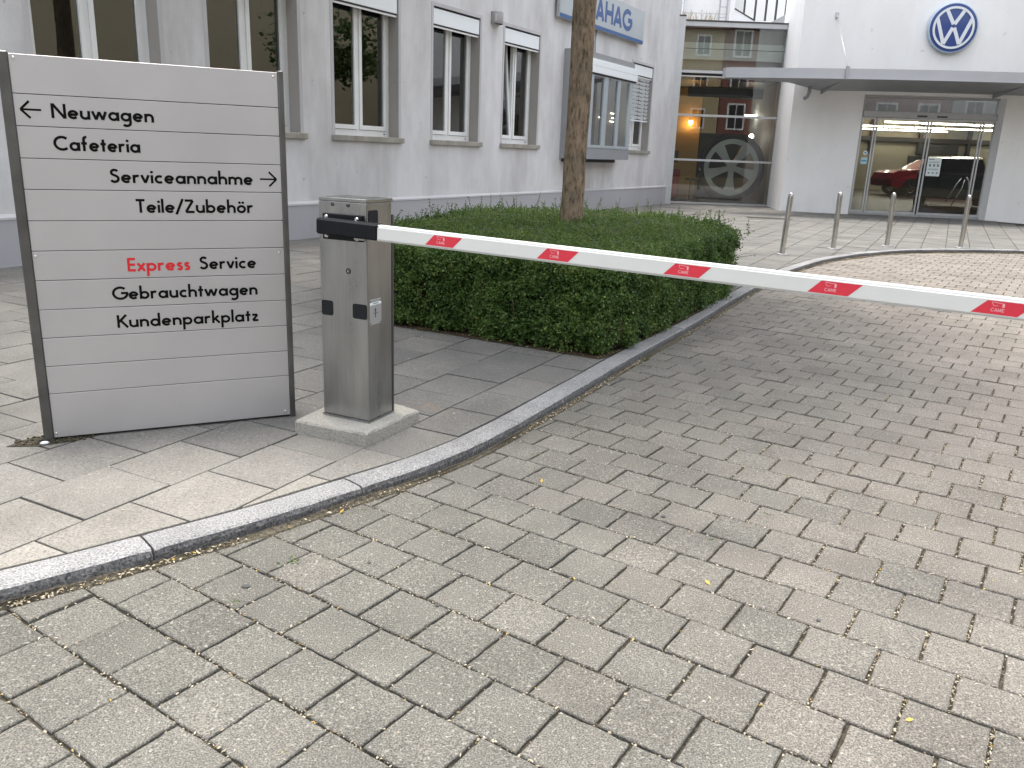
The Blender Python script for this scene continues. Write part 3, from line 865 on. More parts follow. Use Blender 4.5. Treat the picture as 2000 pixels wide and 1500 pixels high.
def office_window(x0, x1, zs_=ZS, zl=ZL, tilt=False, blind=False, shutter=True):
    f0 = bpy.data.objects.new('window', None); COL.objects.link(f0); f0.parent = off; f0.empty_display_size = .1
    f0.location = (x0, 0, zs_)
    W_, H_ = x1-x0, zl-zs_; D = .19
    mb = MB()      # painted reveal and flat surround band
    mb.add([(0,0,0),(0,D+.12,0),(0,D+.12,H_),(0,0,H_)], [(0,1,2,3)]); mb.add([(W_,0,0),(W_,D+.12,0),(W_,D+.12,H_),(W_,0,H_)], [(3,2,1,0)])
    mb.add([(0,0,H_),(W_,0,H_),(W_,D+.12,H_),(0,D+.12,H_)], [(0,1,2,3)]); mb.add([(0,0,0),(W_,0,0),(W_,D+.12,0),(0,D+.12,0)], [(0,1,2,3)])
    for a, b, c, d in ((-.055, 0, -.02, H_+.055), (W_, W_+.055, -.02, H_+.055), (0, W_, H_, H_+.055)):
        mb.box(a, b, -.006, .004, c, d, 1)
    mb.build('surround', [M_reveal, M_ledge], f0)
    mb = MB(); mb.box(-.07, W_+.09, -.055, D-.01, -.075, .003, bev=.006); mb.build('sill', M_sill, f0)
    bz = .085
    mb = MB(); ring(mb, 0, W_, .006, H_, .07, D, D+.07, bot=bz); mb.box(W_/2-.022, W_/2+.022, D+.0, D+.065, bz+.007, H_-.07); mb.box(.10, .13, D-.006, D+.004, .04, .055, 1); mb.box(W_-.13, W_-.10, D-.006, D+.004, .04, .055, 1)
    mb.build('frame', [M_frame, M_gasket], f0)
    zt = H_-.07
    for sgn, (a, b) in enumerate(((.07, W_/2-.022), (W_/2+.022, W_-.07))):
        mb = MB(); y0 = D-.014
        T = None
        if tilt and sgn == 0:
            T = Matrix.Translation((0, D, bz)) @ Matrix.Rotation(R(-5.0), 4, 'X') @ Matrix.Translation((0, -D, -bz))
        def bx(*a_, **k_): mb.box(*a_, T=T, **k_)
        w = .062
        for (p, q, r_, t) in ((a+.004, a+w, bz+.012, zt-.004), (b-w, b-.004, bz+.012, zt-.004), (a+w, b-w, zt-w, zt-.005), (a+w, b-w, bz+.012, bz+w+.012)):
            bx(p, q, y0, y0+.06, r_, t)
        mb.box(a+w, b-w, y0+.02, y0+.03, bz+w+.008, bz+w+.016, 1, T=T)
        o = mb.build('sash', [M_frame, M_gasket], f0)
        mb = MB(); mb.add([(a+w, y0+.025, bz+w+.01), (b-w, y0+.025, bz+w+.01), (b-w, y0+.025, zt-w), (a+w, y0+.025, zt-w)], [(0,1,2,3)], 0, T)
        mb.build('pane', M_glass_o, f0)
    if shutter:
        zb = H_-.26
        mb = MB(); mb.box(.012, W_-.012, .012, .165, zb, H_-.03, 0, bev=.004); mb.box(.012, W_-.012, .03, .16, H_-.03, H_-.002, 1)
        mb.box(.02, W_-.02, .02, .15, zb-.022, zb-.0005, 1); mb.box(.012, W_-.012, .024, .05, zb-.048, zb-.0225, 2)
        mb.build('shutter_box', [M_shutter, M_dark, M_frame], f0)
    if blind:
        mb = MB(); n_ = 11
        for i in range(n_):
            z = H_-.34-i*.09
            mb.box(.05, W_-.05, .033, .107, -.003, .003, 0, T=Matrix.Translation((0, 0, z)) @ Matrix.Translation((0,.07,0)) @ Matrix.Rotation(R(-58), 4, 'X') @ Matrix.Translation((0,-.07,0)))
        z = H_-.34-n_*.09
        mb.box(.05, W_-.05, .05, .09, z, z+.03, 0)
        for x in (.25, W_/2, W_-.25): mb.tube([(x, .07, H_-.3), (x, .07, z)], .006, 6, 1)
        mb.build('venetian_blind', [M_shutter, M_gasket], f0)
    return f0
for i, (a, b) in enumerate(wins):
    office_window(a, b, tilt=(i == 4 or i == 5), blind=(i == 5))
office_window(2.75, 4.2)
for a, b in wins_all: office_window(a, b, 5.75, 7.8)

# bay window box
bay = bpy.data.objects.new('bay_window', None); COL.objects.link(bay); bay.parent = off; bay.location = (16.0, 0, 1.22); bay.empty_display_size = .1
BW, BD = 2.9, .35
mb = MB()
mb.box(0, .06, -BD+.001, -.001, 0, 2.16); mb.box(.06, BW, -BD, -BD+.06, 0, .24, 1); mb.box(.1, BW-.6, -BD+.08, -.002, -.07, -.001, 2)
mb.box(.061, BW-.001, -BD+.061, -.001, .001, .06, 0)
mb.box(BW-.06, BW, -BD+.061, -.001, .061, 2.0, 1); mb.box(.061, BW, -BD+.03, -.001, 2.04, 2.165, 0)
mb.box(.06, BW+.0, -BD, -BD+.04, 2.04, 2.14, 0)
mb.build('casing', [M_baymetal, M_baygrey, M_dark], bay)
mb = MB(); mb.box(.3, BW+.11, -BD-.045, -BD-.002, 1.76, 2.03, 0, bev=.004); mb.box(.3, BW+.08, -BD-.03, -BD-.003, 1.725, 1.7595, 1); mb.box(.3, BW+.08, -BD-.046, -BD-.0455, 1.895, 1.9, 2)
mb.build('shutter_box', [M_shutter, M_dark, M_alu], bay)
panes = [(.10, .58), (.73, 1.25), (1.47, 2.0), (2.15, 2.67)]
mb = MB()
xs_ = [.061] + [p for q in panes for p in q] + [BW-.061]
for i in range(0, len(xs_), 2): mb.box(xs_[i], xs_[i+1], -BD-.012, -BD+.05, .241, 1.755)
for a, b in panes: mb.box(a, b, -BD-.008, -BD+.045, .241, .30); mb.box(a, b, -BD-.008, -BD+.045, 1.70, 1.755)
mb.build('frame', M_bayframe, bay)
for a, b in panes:
    mb = MB(); mb.add([(a,-BD+.02,.30),(b,-BD+.02,.30),(b,-BD+.02,1.70),(a,-BD+.02,1.70)], [(0,1,2,3)]); mb.build('pane', M_glass_o, bay)
# openings behind the bay stay wall; lit ceiling lamps show in its glass
for x, y, z in ((2.30, -.10, 1.02), (2.38, -.10, .92), (2.28, -.10, .84), (1.68, -.10, .90)):
    mb = MB(); mb.box(x, x+.20, y, y+.02, z, z+.012); mb.build('lamp_tube', M_lampw, bay)
mb = MB(); mb.box(.062, BW-.062, -.06, -.004, .062, 2.03); mb.build('back_panel', M_dark, bay)

# things hung on the facade
def on_facade(s, dep, z):
    c, sn_ = math.cos(FA), math.sin(FA)
    return (FP[0]+c*s-sn_*dep, FP[1]+sn_*s+c*dep, z)
lamp = empty('wall_lamp', 'grey half round wall lamp on the pale facade above the tilted window', 'lamp', on_facade(13.29, 0, 3.56), FA)
mb = MB()
prof = [(.14*math.cos(R(180+i*15)), .145*math.sin(R(180+i*15))) for i in range(13)]
n = len(prof)
v = [(x, y, -.095) for x, y in prof] + [(x, y, .095) for x, y in prof]
mb.add(v, [(i, i+1, i+1+n, i+n) for i in range(n-1)] + [tuple(range(n, 2*n))], 0, None, None, True)
mb.build('lamp_shade', pbr('lamp_grey', (.23, .22, .22), .5, .3, var=.1, vscale=8), lamp)
mb = MB(); mb.box(-.12, .12, -.1, -.012, -.07, .06); mb.build('light_unit', pbr('lamp_lens', (.5, .5, .48), .3), lamp)
mb = MB(); mb.box(-.10, .10, -.012, -.0005, -.08, .08); mb.build('back_plate', M_gasket, lamp)

sg = empty('wall_sign', 'long light box sign with blue letters AHAG above the bay window', 'sign', on_facade(15.47, 0, 3.90), FA)
SW, SH = 4.36, .73
mb = MB(); mb.box(0, SW, -.12, -.05, 0, SH, 0, bev=.006); mb.build('sign_box', M_alu, sg)
mb = MB(); mb.box(.02, SW-.02, -.1235, -.1202, .08, SH-.015, 0); mb.build('face', M_signface, sg)
mb = MB(); mb.box(.02, SW-.02, -.124, -.1202, .008, .0795, 0); mb.build('stripe', M_blue, sg)
mb = MB(); mb.box(.3, .5, -.05, -.001, .1, .6); mb.box(SW-.5, SW-.3, -.05, -.001, .1, .6); mb.box(2.0, 2.2, -.05, -.001, .1, .6); mb.build('bracket', M_gasket, sg)
mb = MB(); T = Matrix.Translation((0, -.1237, 0))
for ch, a, b in (('A', 1.66, 2.05), ('H', 2.12, 2.53), ('A', 2.58, 3.01), ('G', 3.06, 3.58)):
    text_mesh(mb, ch, a, b, .19, .42, sw=.25, T=T, lift=.0009)
mb.build('lettering', M_bluel, sg)
cab = MB(); cab.tube([on_facade(17.42, -.02, 3.90), on_facade(17.40, -.02, 3.6), on_facade(17.40, -.03, 3.38)], .012, 8)
tag(cab.build('cable', M_alu), 'thin grey cable running from the AHAG sign down to the bay window', 'cable')

# ------------------------------------------------------------------ directory sign
DS = np.array([-1.985, 3.325]); DA = R(25.947); DL = 1.0287
ds = empty('directory_sign', 'tall aluminium directory sign listing Neuwagen, Cafeteria and other departments', 'sign', (DS[0], DS[1], .056), DA)
ZO = -.056
lines = [1.473, 1.3535, 1.232, 1.112, .9885, .8675, .747, .6255, .506, .384, .264]
edges = [1.617] + lines + [.069]
words = {1: [('Neuwagen', .145, .515, 1.3875, 0)], 2: [('Cafeteria', .141, .454, 1.2655, 0)], 3: [('Serviceannahme', .331, .897, 1.1435, 0)],
         4: [('Teile/Zubehör', .420, .893, 1.0225, 0)], 6: [('Express', .367, .615, .7775, 1), ('Service', .654, .894, .7785, 0)],
         7: [('Gebrauchtwagen', .298, .894, .6575, 0)], 8: [('Kundenparkplatz', .307, .894, .5355, 0)]}
for i in range(12):
    zt, zb = edges[i]+ZO, edges[i+1]+ZO
    mb = MB(); mb.box(.020, 1.020, -.012, .004, zb+(.0016 if i < 11 else 0), zt-(.0012 if i else 0), bev=.0012)
    p = mb.build('panel', M_panel, ds)
    if i in words:
        tg = tag(p, 'panel reading ' + ' '.join(w[0] for w in words[i]))
        T = Matrix.Translation((0, -.0121, ZO))
        for w, a, b, z, c in words[i]:
            mb = MB(); text_mesh(mb, w, a, b, z, .0555, T=T); mb.build('lettering', M_red if c else M_text, p)
        mb = MB()
        if i == 1:
            stroke_quads(mb, [(.040, 1.4155), (.111, 1.4155)], .0075, T, .0008)
            stroke_quads(mb, [(.072, 1.447), (.0405, 1.4155), (.072, 1.384)], .0085, T, .00085)
        if i == 3:
            stroke_quads(mb, [(.928, 1.1695), (1.0, 1.1695)], .0070, T, .0008)
            stroke_quads(mb, [(.967, 1.2005), (.9985, 1.1695), (.967, 1.1385)], .0080, T, .00085)
        if i in (1, 3): mb.build('arrow', M_text, p)
mb = MB(); mb.box(.0195, 1.0205, -.004, .035, .068+ZO, 1.6165+ZO); mb.build('backing', M_gasket, ds)
def post_profile(x0, x1):
    m_ = MB(); m_.box(x0, x1, -.018, .062, -.10, 1.625+ZO, bev=.004)
    m_.box(x0+.004, x1-.004, -.0182, -.0175, .0, 1.62+ZO)
    return m_
post_profile(-.019, .0193).build('post', M_post, ds); post_profile(1.0207, 1.045).build('post', M_post, ds)
for x, z in ((.037, 1.602), (1.003, 1.600), (.031, .847), (.998, .845), (.030, .088), (.997, .089)):
    mb = MB(); T = Matrix.Translation((x, -.012, z+ZO)) @ Matrix.Rotation(R(90), 4, 'X')
    mb.lathe([(.0055, 0), (.0055, .0018), (.004, .003), (.0018, .0032), (.0017, .0012), (0, .0012)], 14, 0, T); mb.build('screw', M_chrome, ds)
# dark gravel hole round the left foot
mb = MB()
poly = [(-.16,-.035),(-.02,-.075),(.10,-.055),(.22,.02),(.12,.07),(-.06,.06)]
mb.add([(x, y, .0028) for x, y in poly], [tuple(range(len(poly)))])
for _ in range(170):
    x, y = random.uniform(-.13, .17), random.uniform(-.055, .05)
    if abs(y) > .06-.2*max(0, -x-.02)-.1*max(0, x): continue
    r = random.uniform(.002, .006)
    mb.box(x-r, x+r, y-r*.8, y+r*.8, .001, .003+r, 0, T=Matrix.Translation((x,y,0))@Matrix.Rotation(random.uniform(0,3),4,'Z')@Matrix.Translation((-x,-y,0)))
g_ = mb.build('gravel', M_joint, None, (DS[0], DS[1], .056), DA)
tag(g_, 'dark gravel filling the hole round the left foot of the directory sign', 'gravel', kind='stuff')
mb = MB(); T = Matrix.Translation((-.015, -.055, .008)) @ Matrix.Scale(1.6, 4, (1,0,0))
mb.lathe([(0, -.008), (.009, -.005), (.012, 0), (.008, .006), (0, .008)], 9, 0, T)
tag(mb.build('pebble', M_emwhite, None, (DS[0], DS[1], .056), DA), 'white pebble lying at the left foot of the directory sign', 'pebble')

# ------------------------------------------------------------------ barrier
PO = np.array([-.87, 3.637]); PA = R(-25.04)
cs = MB()
cs.add([(0,0,0)], [])
q = [(-.978,3.533),(-.629,3.391),(-.442,3.755),(-.807,4.01)]
cx = sum(p[0] for p in q)/4; cy = sum(p[1] for p in q)/4
def ringq(k, z, nn=9, j=.002):
    out = []
    for i in range(4):
        a, b = q[i], q[(i+1) % 4]
        for t in range(nn):
            u = t/nn; out.append((cx+(a[0]+(b[0]-a[0])*u-cx)*k+random.uniform(-j,j), cy+(a[1]+(b[1]-a[1])*u-cy)*k+random.uniform(-j,j), z+random.uniform(-j,j)*.5))
    return out
r1, r2, r3 = ringq(1.0, .03), ringq(1.0, .108), ringq(.975, .118)
n = len(r1)
cs = MB(); cs.add(r1+r2+r3, [(k*n+i, k*n+(i+1)%n, (k+1)*n+(i+1)%n, (k+1)*n+i) for k in (0,1) for i in range(n)] + [tuple(2*n+i for i in range(n))], 0, None, (.5,.3,.5,1))
tag(cs.build('concrete_base', M_base), 'low square concrete base slab under the steel barrier post', 'base')

bar = empty('barrier', 'brushed steel car park barrier with white and red boom lowered across the driveway', 'barrier', (PO[0], PO[1], .119), PA)
bw, bd, bh = .2525, .20, .975
SK = Matrix(((1, .04, 0, 0), (0, 1, 0, 0), (0, 0, 1, 0), (0, 0, 0, 1)))
mb = MB(); mb.box(0, bw, 0, bd-.012, .008, bh, bev=.003)
mb.box(-.004, bw+.004, -.004, bd+.002, 0, .0078); mb.build('housing', M_steel, bar)
mb = MB(); mb.box(-.003, bw+.003, bd-.0118, bd, .01, bh-.055); mb.build('rear_door', M_gasket, bar)
mb = MB(); mb.box(.0005, bw-.0005, .0005, bd-.001, bh+.0005, bh+.016, bev=.002); mb.build('lid', M_steel, bar)
B0 = .119
mb = MB(); mb.box(.030, .236, -.014, -.0005, .932-B0, 1.042-B0, bev=.002); mb.box(.200, .252, -.020, -.0145, .940-B0, .953-B0, 1); mb.build('mounting_plate', [M_black, M_alu], bar)
for x, z in ((.052, 1.028), (.212, 1.026), (.052, .947), (.212, .944)):
    mb = MB(); T = Matrix.Translation((x, -.014, z-B0)) @ Matrix.Rotation(R(90), 4, 'X')
    mb.lathe([(.009, 0), (.009, .003), (.0065, .003), (.0065, .008), (.0035, .008), (.0032, .003), (0, .003)], 16, 0, T); mb.build('bolt', M_chrome, bar)
def rpad(x0, x1, z0, z1, y, r=.010):
    P = []
    for (cx_, cz_, a) in ((x1-r, z1-r, 0), (x0+r, z1-r, 90), (x0+r, z0+r, 180), (x1-r, z0+r, 270)):
        P += [(cx_+r*math.cos(R(a+t)), cz_+r*math.sin(R(a+t))) for t in (0, 30, 60, 90)]
    m_ = MB(); m_.prism(P, y-.0025, y-.0003); return m_
rpad(.005, .066, .592-B0, .659-B0, 0).build('pad', M_pad, bar); rpad(.174, .249, .594-B0, .660-B0, 0).build('pad', M_pad, bar)
TS = Matrix.Translation((bw, 0, 0)) @ Matrix.Rotation(R(90), 4, 'Z')
for args in ((.012, .080, .955-B0, 1.064-B0),):
    o = rpad(*args, 0); o.v = [tuple(TS @ Vector(p)) for p in o.v]; o.build('pad', M_pad, bar)
for x, z in ((.076, 1.082), (.157, 1.0815)):
    mb = MB(); T = Matrix.Translation((x, 0, z-B0)) @ Matrix.Rotation(R(90), 4, 'X'); mb.lathe([(.009, 0), (.009, .002), (.006, .004), (0, .0045)], 16, 0, T); mb.build('plug', M_gasket, bar)
mb = MB(); T = Matrix.Translation((.153, 0, .800-B0)) @ Matrix.Rotation(R(90), 4, 'X')
mb.lathe([(.0125, 0), (.0125, .003), (.010, .005), (.006, .005), (.0055, .002), (0, .002)], 18, 0, T); mb.box(-.0022, .0022, -.005, .005, .0022, .0035, 1, T=T); mb.build('lock', [M_gasket, M_chrome], bar)
# label plate on the right side
mb = MB(); mb.box(.012, .102, -.002, -.0002, .567-B0, .680-B0, 0, T=TS, bev=.0008)
for x, z in ((.019, .672), (.095, .670), (.019, .575), (.095, .573)): mb.lathe([(.003, 0), (.003, .0012), (0, .0015)], 8, 1, TS @ Matrix.Translation((x, -.002, z-B0)) @ Matrix.Rotation(R(90), 4, 'X'))
mb.box(.013, .100, -.0026, -.0021, .6555-B0, .6665-B0, 2, T=TS)
for i in range(11): mb.box(.036+i*.0038, .0385+i*.0038, -.0030, -.0027, .6592-B0, .6632-B0, 3, T=TS)
for a, b, c, d in ((.052,.058,.598,.640),(.040,.046,.615,.620),(.064,.071,.615,.620),(.048,.062,.630,.634)): mb.box(a, b, -.0024, -.0021, c-B0, d-B0, 3, T=TS)
mb.build('label_plate', [M_alu, M_gasket, M_paper, M_gasket], bar)

# boom (own axes): from the bracket over the driveway
A3 = Vector((-.576, 3.423, .985)); B3 = Vector((1.532, 2.483, .923))
u = (B3-A3).normalized()
bang = math.atan2(u.y, u.x); bsl = math.asin(u.z)
inv = Matrix.Rotation(-PA, 4, 'Z') @ Matrix.Translation((-PO[0], -PO[1], -B0))
TB = inv @ Matrix.Translation(A3) @ Matrix.Rotation(bang, 4, 'Z') @ Matrix.Rotation(-bsl, 4, 'Y') @ Matrix.Rotation(R(1.3), 4, 'Y')
# undo extra tilt for the boom itself
TB0 = inv @ Matrix.Translation(A3) @ Matrix.Rotation(bang, 4, 'Z') @ Matrix.Rotation(-bsl, 4, 'Y')
HB = .0305
mb = MB(); mb.box(-.312, -.002, -.006, .052, -.0335, .0335, T=TB0, bev=.007); mb.box(-.26, -.06, .050, .075, -.02, .02, T=TB0)
o = mb.build('arm_bracket', M_black, bar)
prof = [(-HB, .000), (-HB+.004, -.003), (HB-.010, -.003), (HB-.0095, .0), (HB-.002, .001), (HB, .006), (HB, .028), (HB-.004, .031), (-HB+.004, .031), (-HB, .028)]
LB = 4.3; v = []
n = len(prof)
for x in (-.01, LB):
    v += [(x, y+.003, z) for z, y in prof]
mb = MB(); mb.add(v, [(i, i+n, (i+1) % n+n, (i+1) % n) for i in range(n)] + [tuple(range(n)), tuple(n+i for i in reversed(range(n)))], 0, TB0)
mb.box(-.008, LB-.002, .004, .030, -HB-.004, -HB-.0002, 1, T=TB0)
boom = mb.build('boom', [M_arm, M_armedge], bar)
cen = [.3087, .7977, 1.2887, 1.7800, 2.266, 2.755, 3.244, 3.733]
for c in cen:
    mb = MB()
    zl, zh = -.0245, .0175
    sh = .020; hw = .0635
    mb.add([(c-hw-sh, -.0006, zl), (c+hw-sh, -.0006, zl), (c+hw+sh, -.0006, zh), (c-hw+sh, -.0006, zh)], [(0,1,2,3)], 0, TB0)
    # small printed mark: a bar with a post, and the word below
    TT = TB0 @ Matrix.Translation((0, -.0007, 0))
    k = c - .012
    stroke_quads(mb, [(k-.018, .0105), (k-.018, .0135), (k+.016, .0105), (k+.016, -.001)], .0016, TT, .0001, 1)
    stroke_quads(mb, [(k-.018, .0105), (k-.012, .0015), (k+.0, .0035)], .0012, TT, .00012, 1)
    stroke_quads(mb, [(k+.013, .011), (k+.013, -.001)], .005, TT, .00014, 1)
    mb2 = text_mesh(mb, 'C', k-.019, k-.010, -.0155, .0105, sw=.15, T=TT, mat=1, lift=.0001); text_mesh(mb, 'A', k-.009, k-.001, -.0155, .0105, sw=.15, T=TT, mat=1, lift=.0001)
    text_mesh(mb, 'M', k+.0, k+.010, -.0155, .0105, sw=.15, T=TT, mat=1, lift=.0001); text_mesh(mb, 'E', k+.0115, k+.018, -.0155, .0105, sw=.15, T=TT, mat=1, lift=.0001)
    mb.build('red_sticker', [M_redst, M_stickerw], boom)

# ------------------------------------------------------------------ bollards
def bollard_mesh():
    m_ = MB(); r = .0375
    prof = [(r, -.02), (r, .80)] + [(r*math.cos(R(t)), .80+.055*math.sin(R(t))) for t in range(10, 91, 10)]
    m_.lathe(prof, 28); return m_
def flange_mesh():
    m_ = MB(); m_.lathe([(.085, 0), (.085, .006), (.04, .007)], 24, 0); return m_
bl = [((3.767, 11.796), 1.7, 'steel bollard by the kerb in front of the white wall, nearest the hedge'),
      ((4.892, 12.879), -.4, 'steel bollard in front of the wall left of the sliding doors'),
      ((6.051, 13.637), -1.0, 'steel bollard in front of the middle of the sliding doors'),
      ((7.377, 13.863), -.3, 'steel bollard in front of the right door jamb, farthest from the hedge')]
bo = None
for i, ((x, y), lean, lab) in enumerate(bl):
    if i == 0:
        bo = empty('bollard', lab, 'bollard', (x, y, .058), 0, 'steel bollards along the kerb')
        bollard_mesh().build('tube', M_bollard, bo); flange_mesh().build('base_flange', M_alu, bo)
        o = bo
    else:
        o = bo.copy(); COL.objects.link(o); o['label'] = lab; o.location = (x, y, .058)
        for ch in list(bo.children):
            c2 = ch.copy(); COL.objects.link(c2); c2.parent = o
    o.rotation_euler = (0, R(lean), i*.7 if i == -1 else 0)

# ------------------------------------------------------------------ hedge
HP = [(-1.0,6.05),(.56,5.20),(.70,5.38),(1.17,6.22),(1.68,7.2),(2.12,8.15),(2.17,9.6),(1.75,10.75),(.6,10.9),(-.5,10.5),(-1.15,8.0)]
HT = .655
Hn = np.array(HP); Hc = Hn.mean(0)
def in_poly(P, x, y):
    c = np.zeros(len(x), bool); j = len(P)-1
    for i in range(len(P)):
        xi, yi = P[i]; xj, yj = P[j]
        t = ((yi > y) != (yj > y)) & (x < (xj-xi)*(y-yi)/(yj-yi+1e-12)+xi)
        c ^= t; j = i
    return c
hed = empty('hedge', 'dense clipped green hedge with wild shoots filling the bed round the tree', 'hedge', (float(Hc[0]), float(Hc[1]), .056))
H0 = Vector((Hc[0], Hc[1], .056))
# inner mass of twigs (dark), slightly smaller than the leaf shell
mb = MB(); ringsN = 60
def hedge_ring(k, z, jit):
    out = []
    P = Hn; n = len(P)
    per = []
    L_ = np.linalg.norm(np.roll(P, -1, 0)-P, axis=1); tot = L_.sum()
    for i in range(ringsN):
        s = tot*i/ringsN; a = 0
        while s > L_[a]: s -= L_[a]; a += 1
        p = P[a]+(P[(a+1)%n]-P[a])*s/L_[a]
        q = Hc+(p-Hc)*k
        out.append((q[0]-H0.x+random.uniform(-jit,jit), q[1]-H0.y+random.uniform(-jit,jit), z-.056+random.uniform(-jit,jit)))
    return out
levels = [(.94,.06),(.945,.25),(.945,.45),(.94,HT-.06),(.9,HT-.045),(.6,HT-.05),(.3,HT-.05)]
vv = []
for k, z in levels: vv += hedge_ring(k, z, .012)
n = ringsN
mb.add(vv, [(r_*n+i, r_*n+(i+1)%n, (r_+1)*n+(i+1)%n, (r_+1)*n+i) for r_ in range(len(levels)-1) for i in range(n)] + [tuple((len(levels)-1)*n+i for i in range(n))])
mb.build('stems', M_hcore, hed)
# leaf sprigs
def sprig_leaves(P, D, length, npair, leaf, tone, ytone):
    """P base points (n,3), D unit directions (n,3): pairs of small leaves along each twig -> quads"""
    n = len(P)
    up_ = np.tile([0., 0, 1], (n, 1)) + rng.normal(0, .35, (n, 3))
    S = np.cross(D, up_); S /= np.linalg.norm(S, axis=1)[:, None]+1e-9
    U = np.cross(S, D)
    quads = []; cols = []
    for k in range(npair):
        t = (k+.6)/npair
        base = P + D*(length*t)[:, None]
        rot = rng.uniform(0, math.pi, n) if k % 2 else rng.uniform(0, math.pi, n)
        for sg_ in (1, -1):
            side = (S*np.cos(rot)[:, None]+U*np.sin(rot)[:, None])*sg_
            ld = side*.8 + D*.55 + rng.normal(0, .2, (n, 3)); ld /= np.linalg.norm(ld, axis=1)[:, None]
            lw = np.cross(ld, D+rng.normal(0, .5, (n, 3))); lw /= np.linalg.norm(lw, axis=1)[:, None]+1e-9
            l = leaf*rng.uniform(.65, 1.25, n)*(1-.35*t); w = l*.32
            nrm = np.cross(ld, lw)
            a = base; b = base+ld*(l*.5)[:, None]+lw*w[:, None]+nrm*(l*.06)[:, None]; c = base+ld*l[:, None]; d = base+ld*(l*.5)[:, None]-lw*w[:, None]+nrm*(l*.06)[:, None]
            quads.append(np.stack([a, b, c, d], 1))
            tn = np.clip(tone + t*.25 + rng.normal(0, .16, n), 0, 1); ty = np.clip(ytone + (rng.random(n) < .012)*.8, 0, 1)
            cols.append(np.stack([tn, ty, np.zeros(n), np.ones(n)], 1))
    Q = np.concatenate(quads).reshape(-1, 3); C = np.repeat(np.concatenate(cols), 4, 0)
    return Q, C
def clump(x, y, z, s):
    return np.sin(x*s*1.7+1.3*np.sin(y*s*1.1))*np.sin(y*s*1.9+1.7*np.sin(z*s*2.3)+.5)*np.cos(z*s*2.1+x*s)
Qs = []; Cs = []
# top
n0 = 30000
x = rng.uniform(-1.3, 2.3, n0); y = rng.uniform(5.1, 11.0, n0)
k = in_poly(HP, x, y) & (rng.random(n0) < np.clip(1.25-.11*(y-5.2), .45, 1))
x, y = x[k], y[k]; n = len(x)
z = HT-.08 + .035*clump(x, y, 0*x+.3, 5) + .025*clump(x, y, 0*x+.4, 12) + rng.normal(0, .014, n)
D = np.stack([rng.normal(0, .55, n), rng.normal(0, .55, n), rng.uniform(.45, 1.1, n)], 1); D /= np.linalg.norm(D, axis=1)[:, None]
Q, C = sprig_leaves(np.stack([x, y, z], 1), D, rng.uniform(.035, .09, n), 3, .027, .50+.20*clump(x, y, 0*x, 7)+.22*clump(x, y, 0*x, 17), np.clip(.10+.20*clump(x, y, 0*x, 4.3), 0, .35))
Qs.append(Q); Cs.append(C)
# sides
for i in range(len(HP)):
    a, b = Hn[i], Hn[(i+1) % len(HP)]; e = b-a; L_ = np.linalg.norm(e); nrm2 = np.array([e[1], -e[0]])/L_
    seen = i in (0, 1, 2, 3, 4, 5)
    n = int(L_*(7000 if seen else 1300))
    t = rng.random(n); zz = .075+(HT-.095)*rng.random(n)**1.05
    p = a+e*t[:, None]
    bul = .050*clump(p[:,0], p[:,1], zz, 6)-.045+.038*clump(p[:,0], p[:,1], zz, 13)+.03*np.clip((.25-zz)/.25, 0, 1)*np.sin(p[:,0]*9+p[:,1]*7)
    P = np.stack([p[:,0]+nrm2[0]*bul, p[:,1]+nrm2[1]*bul, zz], 1)
    D = np.stack([nrm2[0]*.7+rng.normal(0,.5,n), nrm2[1]*.7+rng.normal(0,.5,n), rng.uniform(-.15,1.0,n)], 1); D /= np.linalg.norm(D, axis=1)[:, None]
    keep = rng.random(n) < np.clip(.75+.9*clump(p[:,0], p[:,1], zz, 11)+.4*clump(p[:,0], p[:,1], zz, 5), .12, 1)
    P, D, zz = P[keep], D[keep], zz[keep]; n = len(P)
    cl = clump(P[:,0], P[:,1], zz, 5.5)
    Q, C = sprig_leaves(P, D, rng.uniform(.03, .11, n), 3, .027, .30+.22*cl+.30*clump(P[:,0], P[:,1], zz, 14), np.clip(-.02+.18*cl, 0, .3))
    Qs.append(Q); Cs.append(C)
# wild shoots
shoots = [(-.86,8.3,.25),(-.45,9.9,.2),(-.25,10.1,.24),(-.05,10.2,.16),(.22,10.3,.26),(-.62,9.2,.15),(1.0,10.7,.2),(1.25,10.7,.22),(1.5,10.6,.18),(.75,10.8,.18),(1.62,10.5,.2)]
P = []; D = []; Ln = []
for x_, y_, l_ in shoots:
    P.append((x_, y_, HT-.05)); d = Vector((random.gauss(.1,.25), random.gauss(-.05,.2), 1)).normalized(); D.append(tuple(d)); Ln.append(l_)
for _ in range(95):
    i = random.choice([7, 8, 9]) if random.random() < .55 else random.choice([0, 5, 6, 10]); a, b = Hn[i], Hn[(i+1) % len(HP)]; t = random.random(); p = a+(b-a)*t
    P.append((p[0]+random.gauss(0,.12), p[1]+random.gauss(0,.15), HT-.05)); d = Vector((random.gauss(0,.35), random.gauss(0,.35), 1)).normalized(); D.append(tuple(d)); Ln.append(random.uniform(.08, .2))
for x_, y_, z_, l_ in ((2.1,8.6,.52,.36),(2.12,8.4,.36,.30),(2.1,8.9,.6,.22),(2.13,8.7,.45,.2),(2.16,9.2,.6,.24),(2.1,8.2,.58,.14),(2.15,9.5,.62,.24),(1.95,10.3,.62,.34),(2.0,10.0,.62,.26)):
    P.append((x_, y_, z_)); d = Vector((1, random.gauss(-.2,.2), random.uniform(.1,.5))).normalized(); D.append(tuple(d)); Ln.append(l_)
P = np.array(P); D = np.array(D); Ln = np.array(Ln)
Q, C = sprig_leaves(P, D, Ln, 7, .032, np.full(len(P), .42), np.full(len(P), .05)); Qs.append(Q); Cs.append(C)
HQ = np.concatenate(Qs) - np.array([H0.x, H0.y, H0.z])
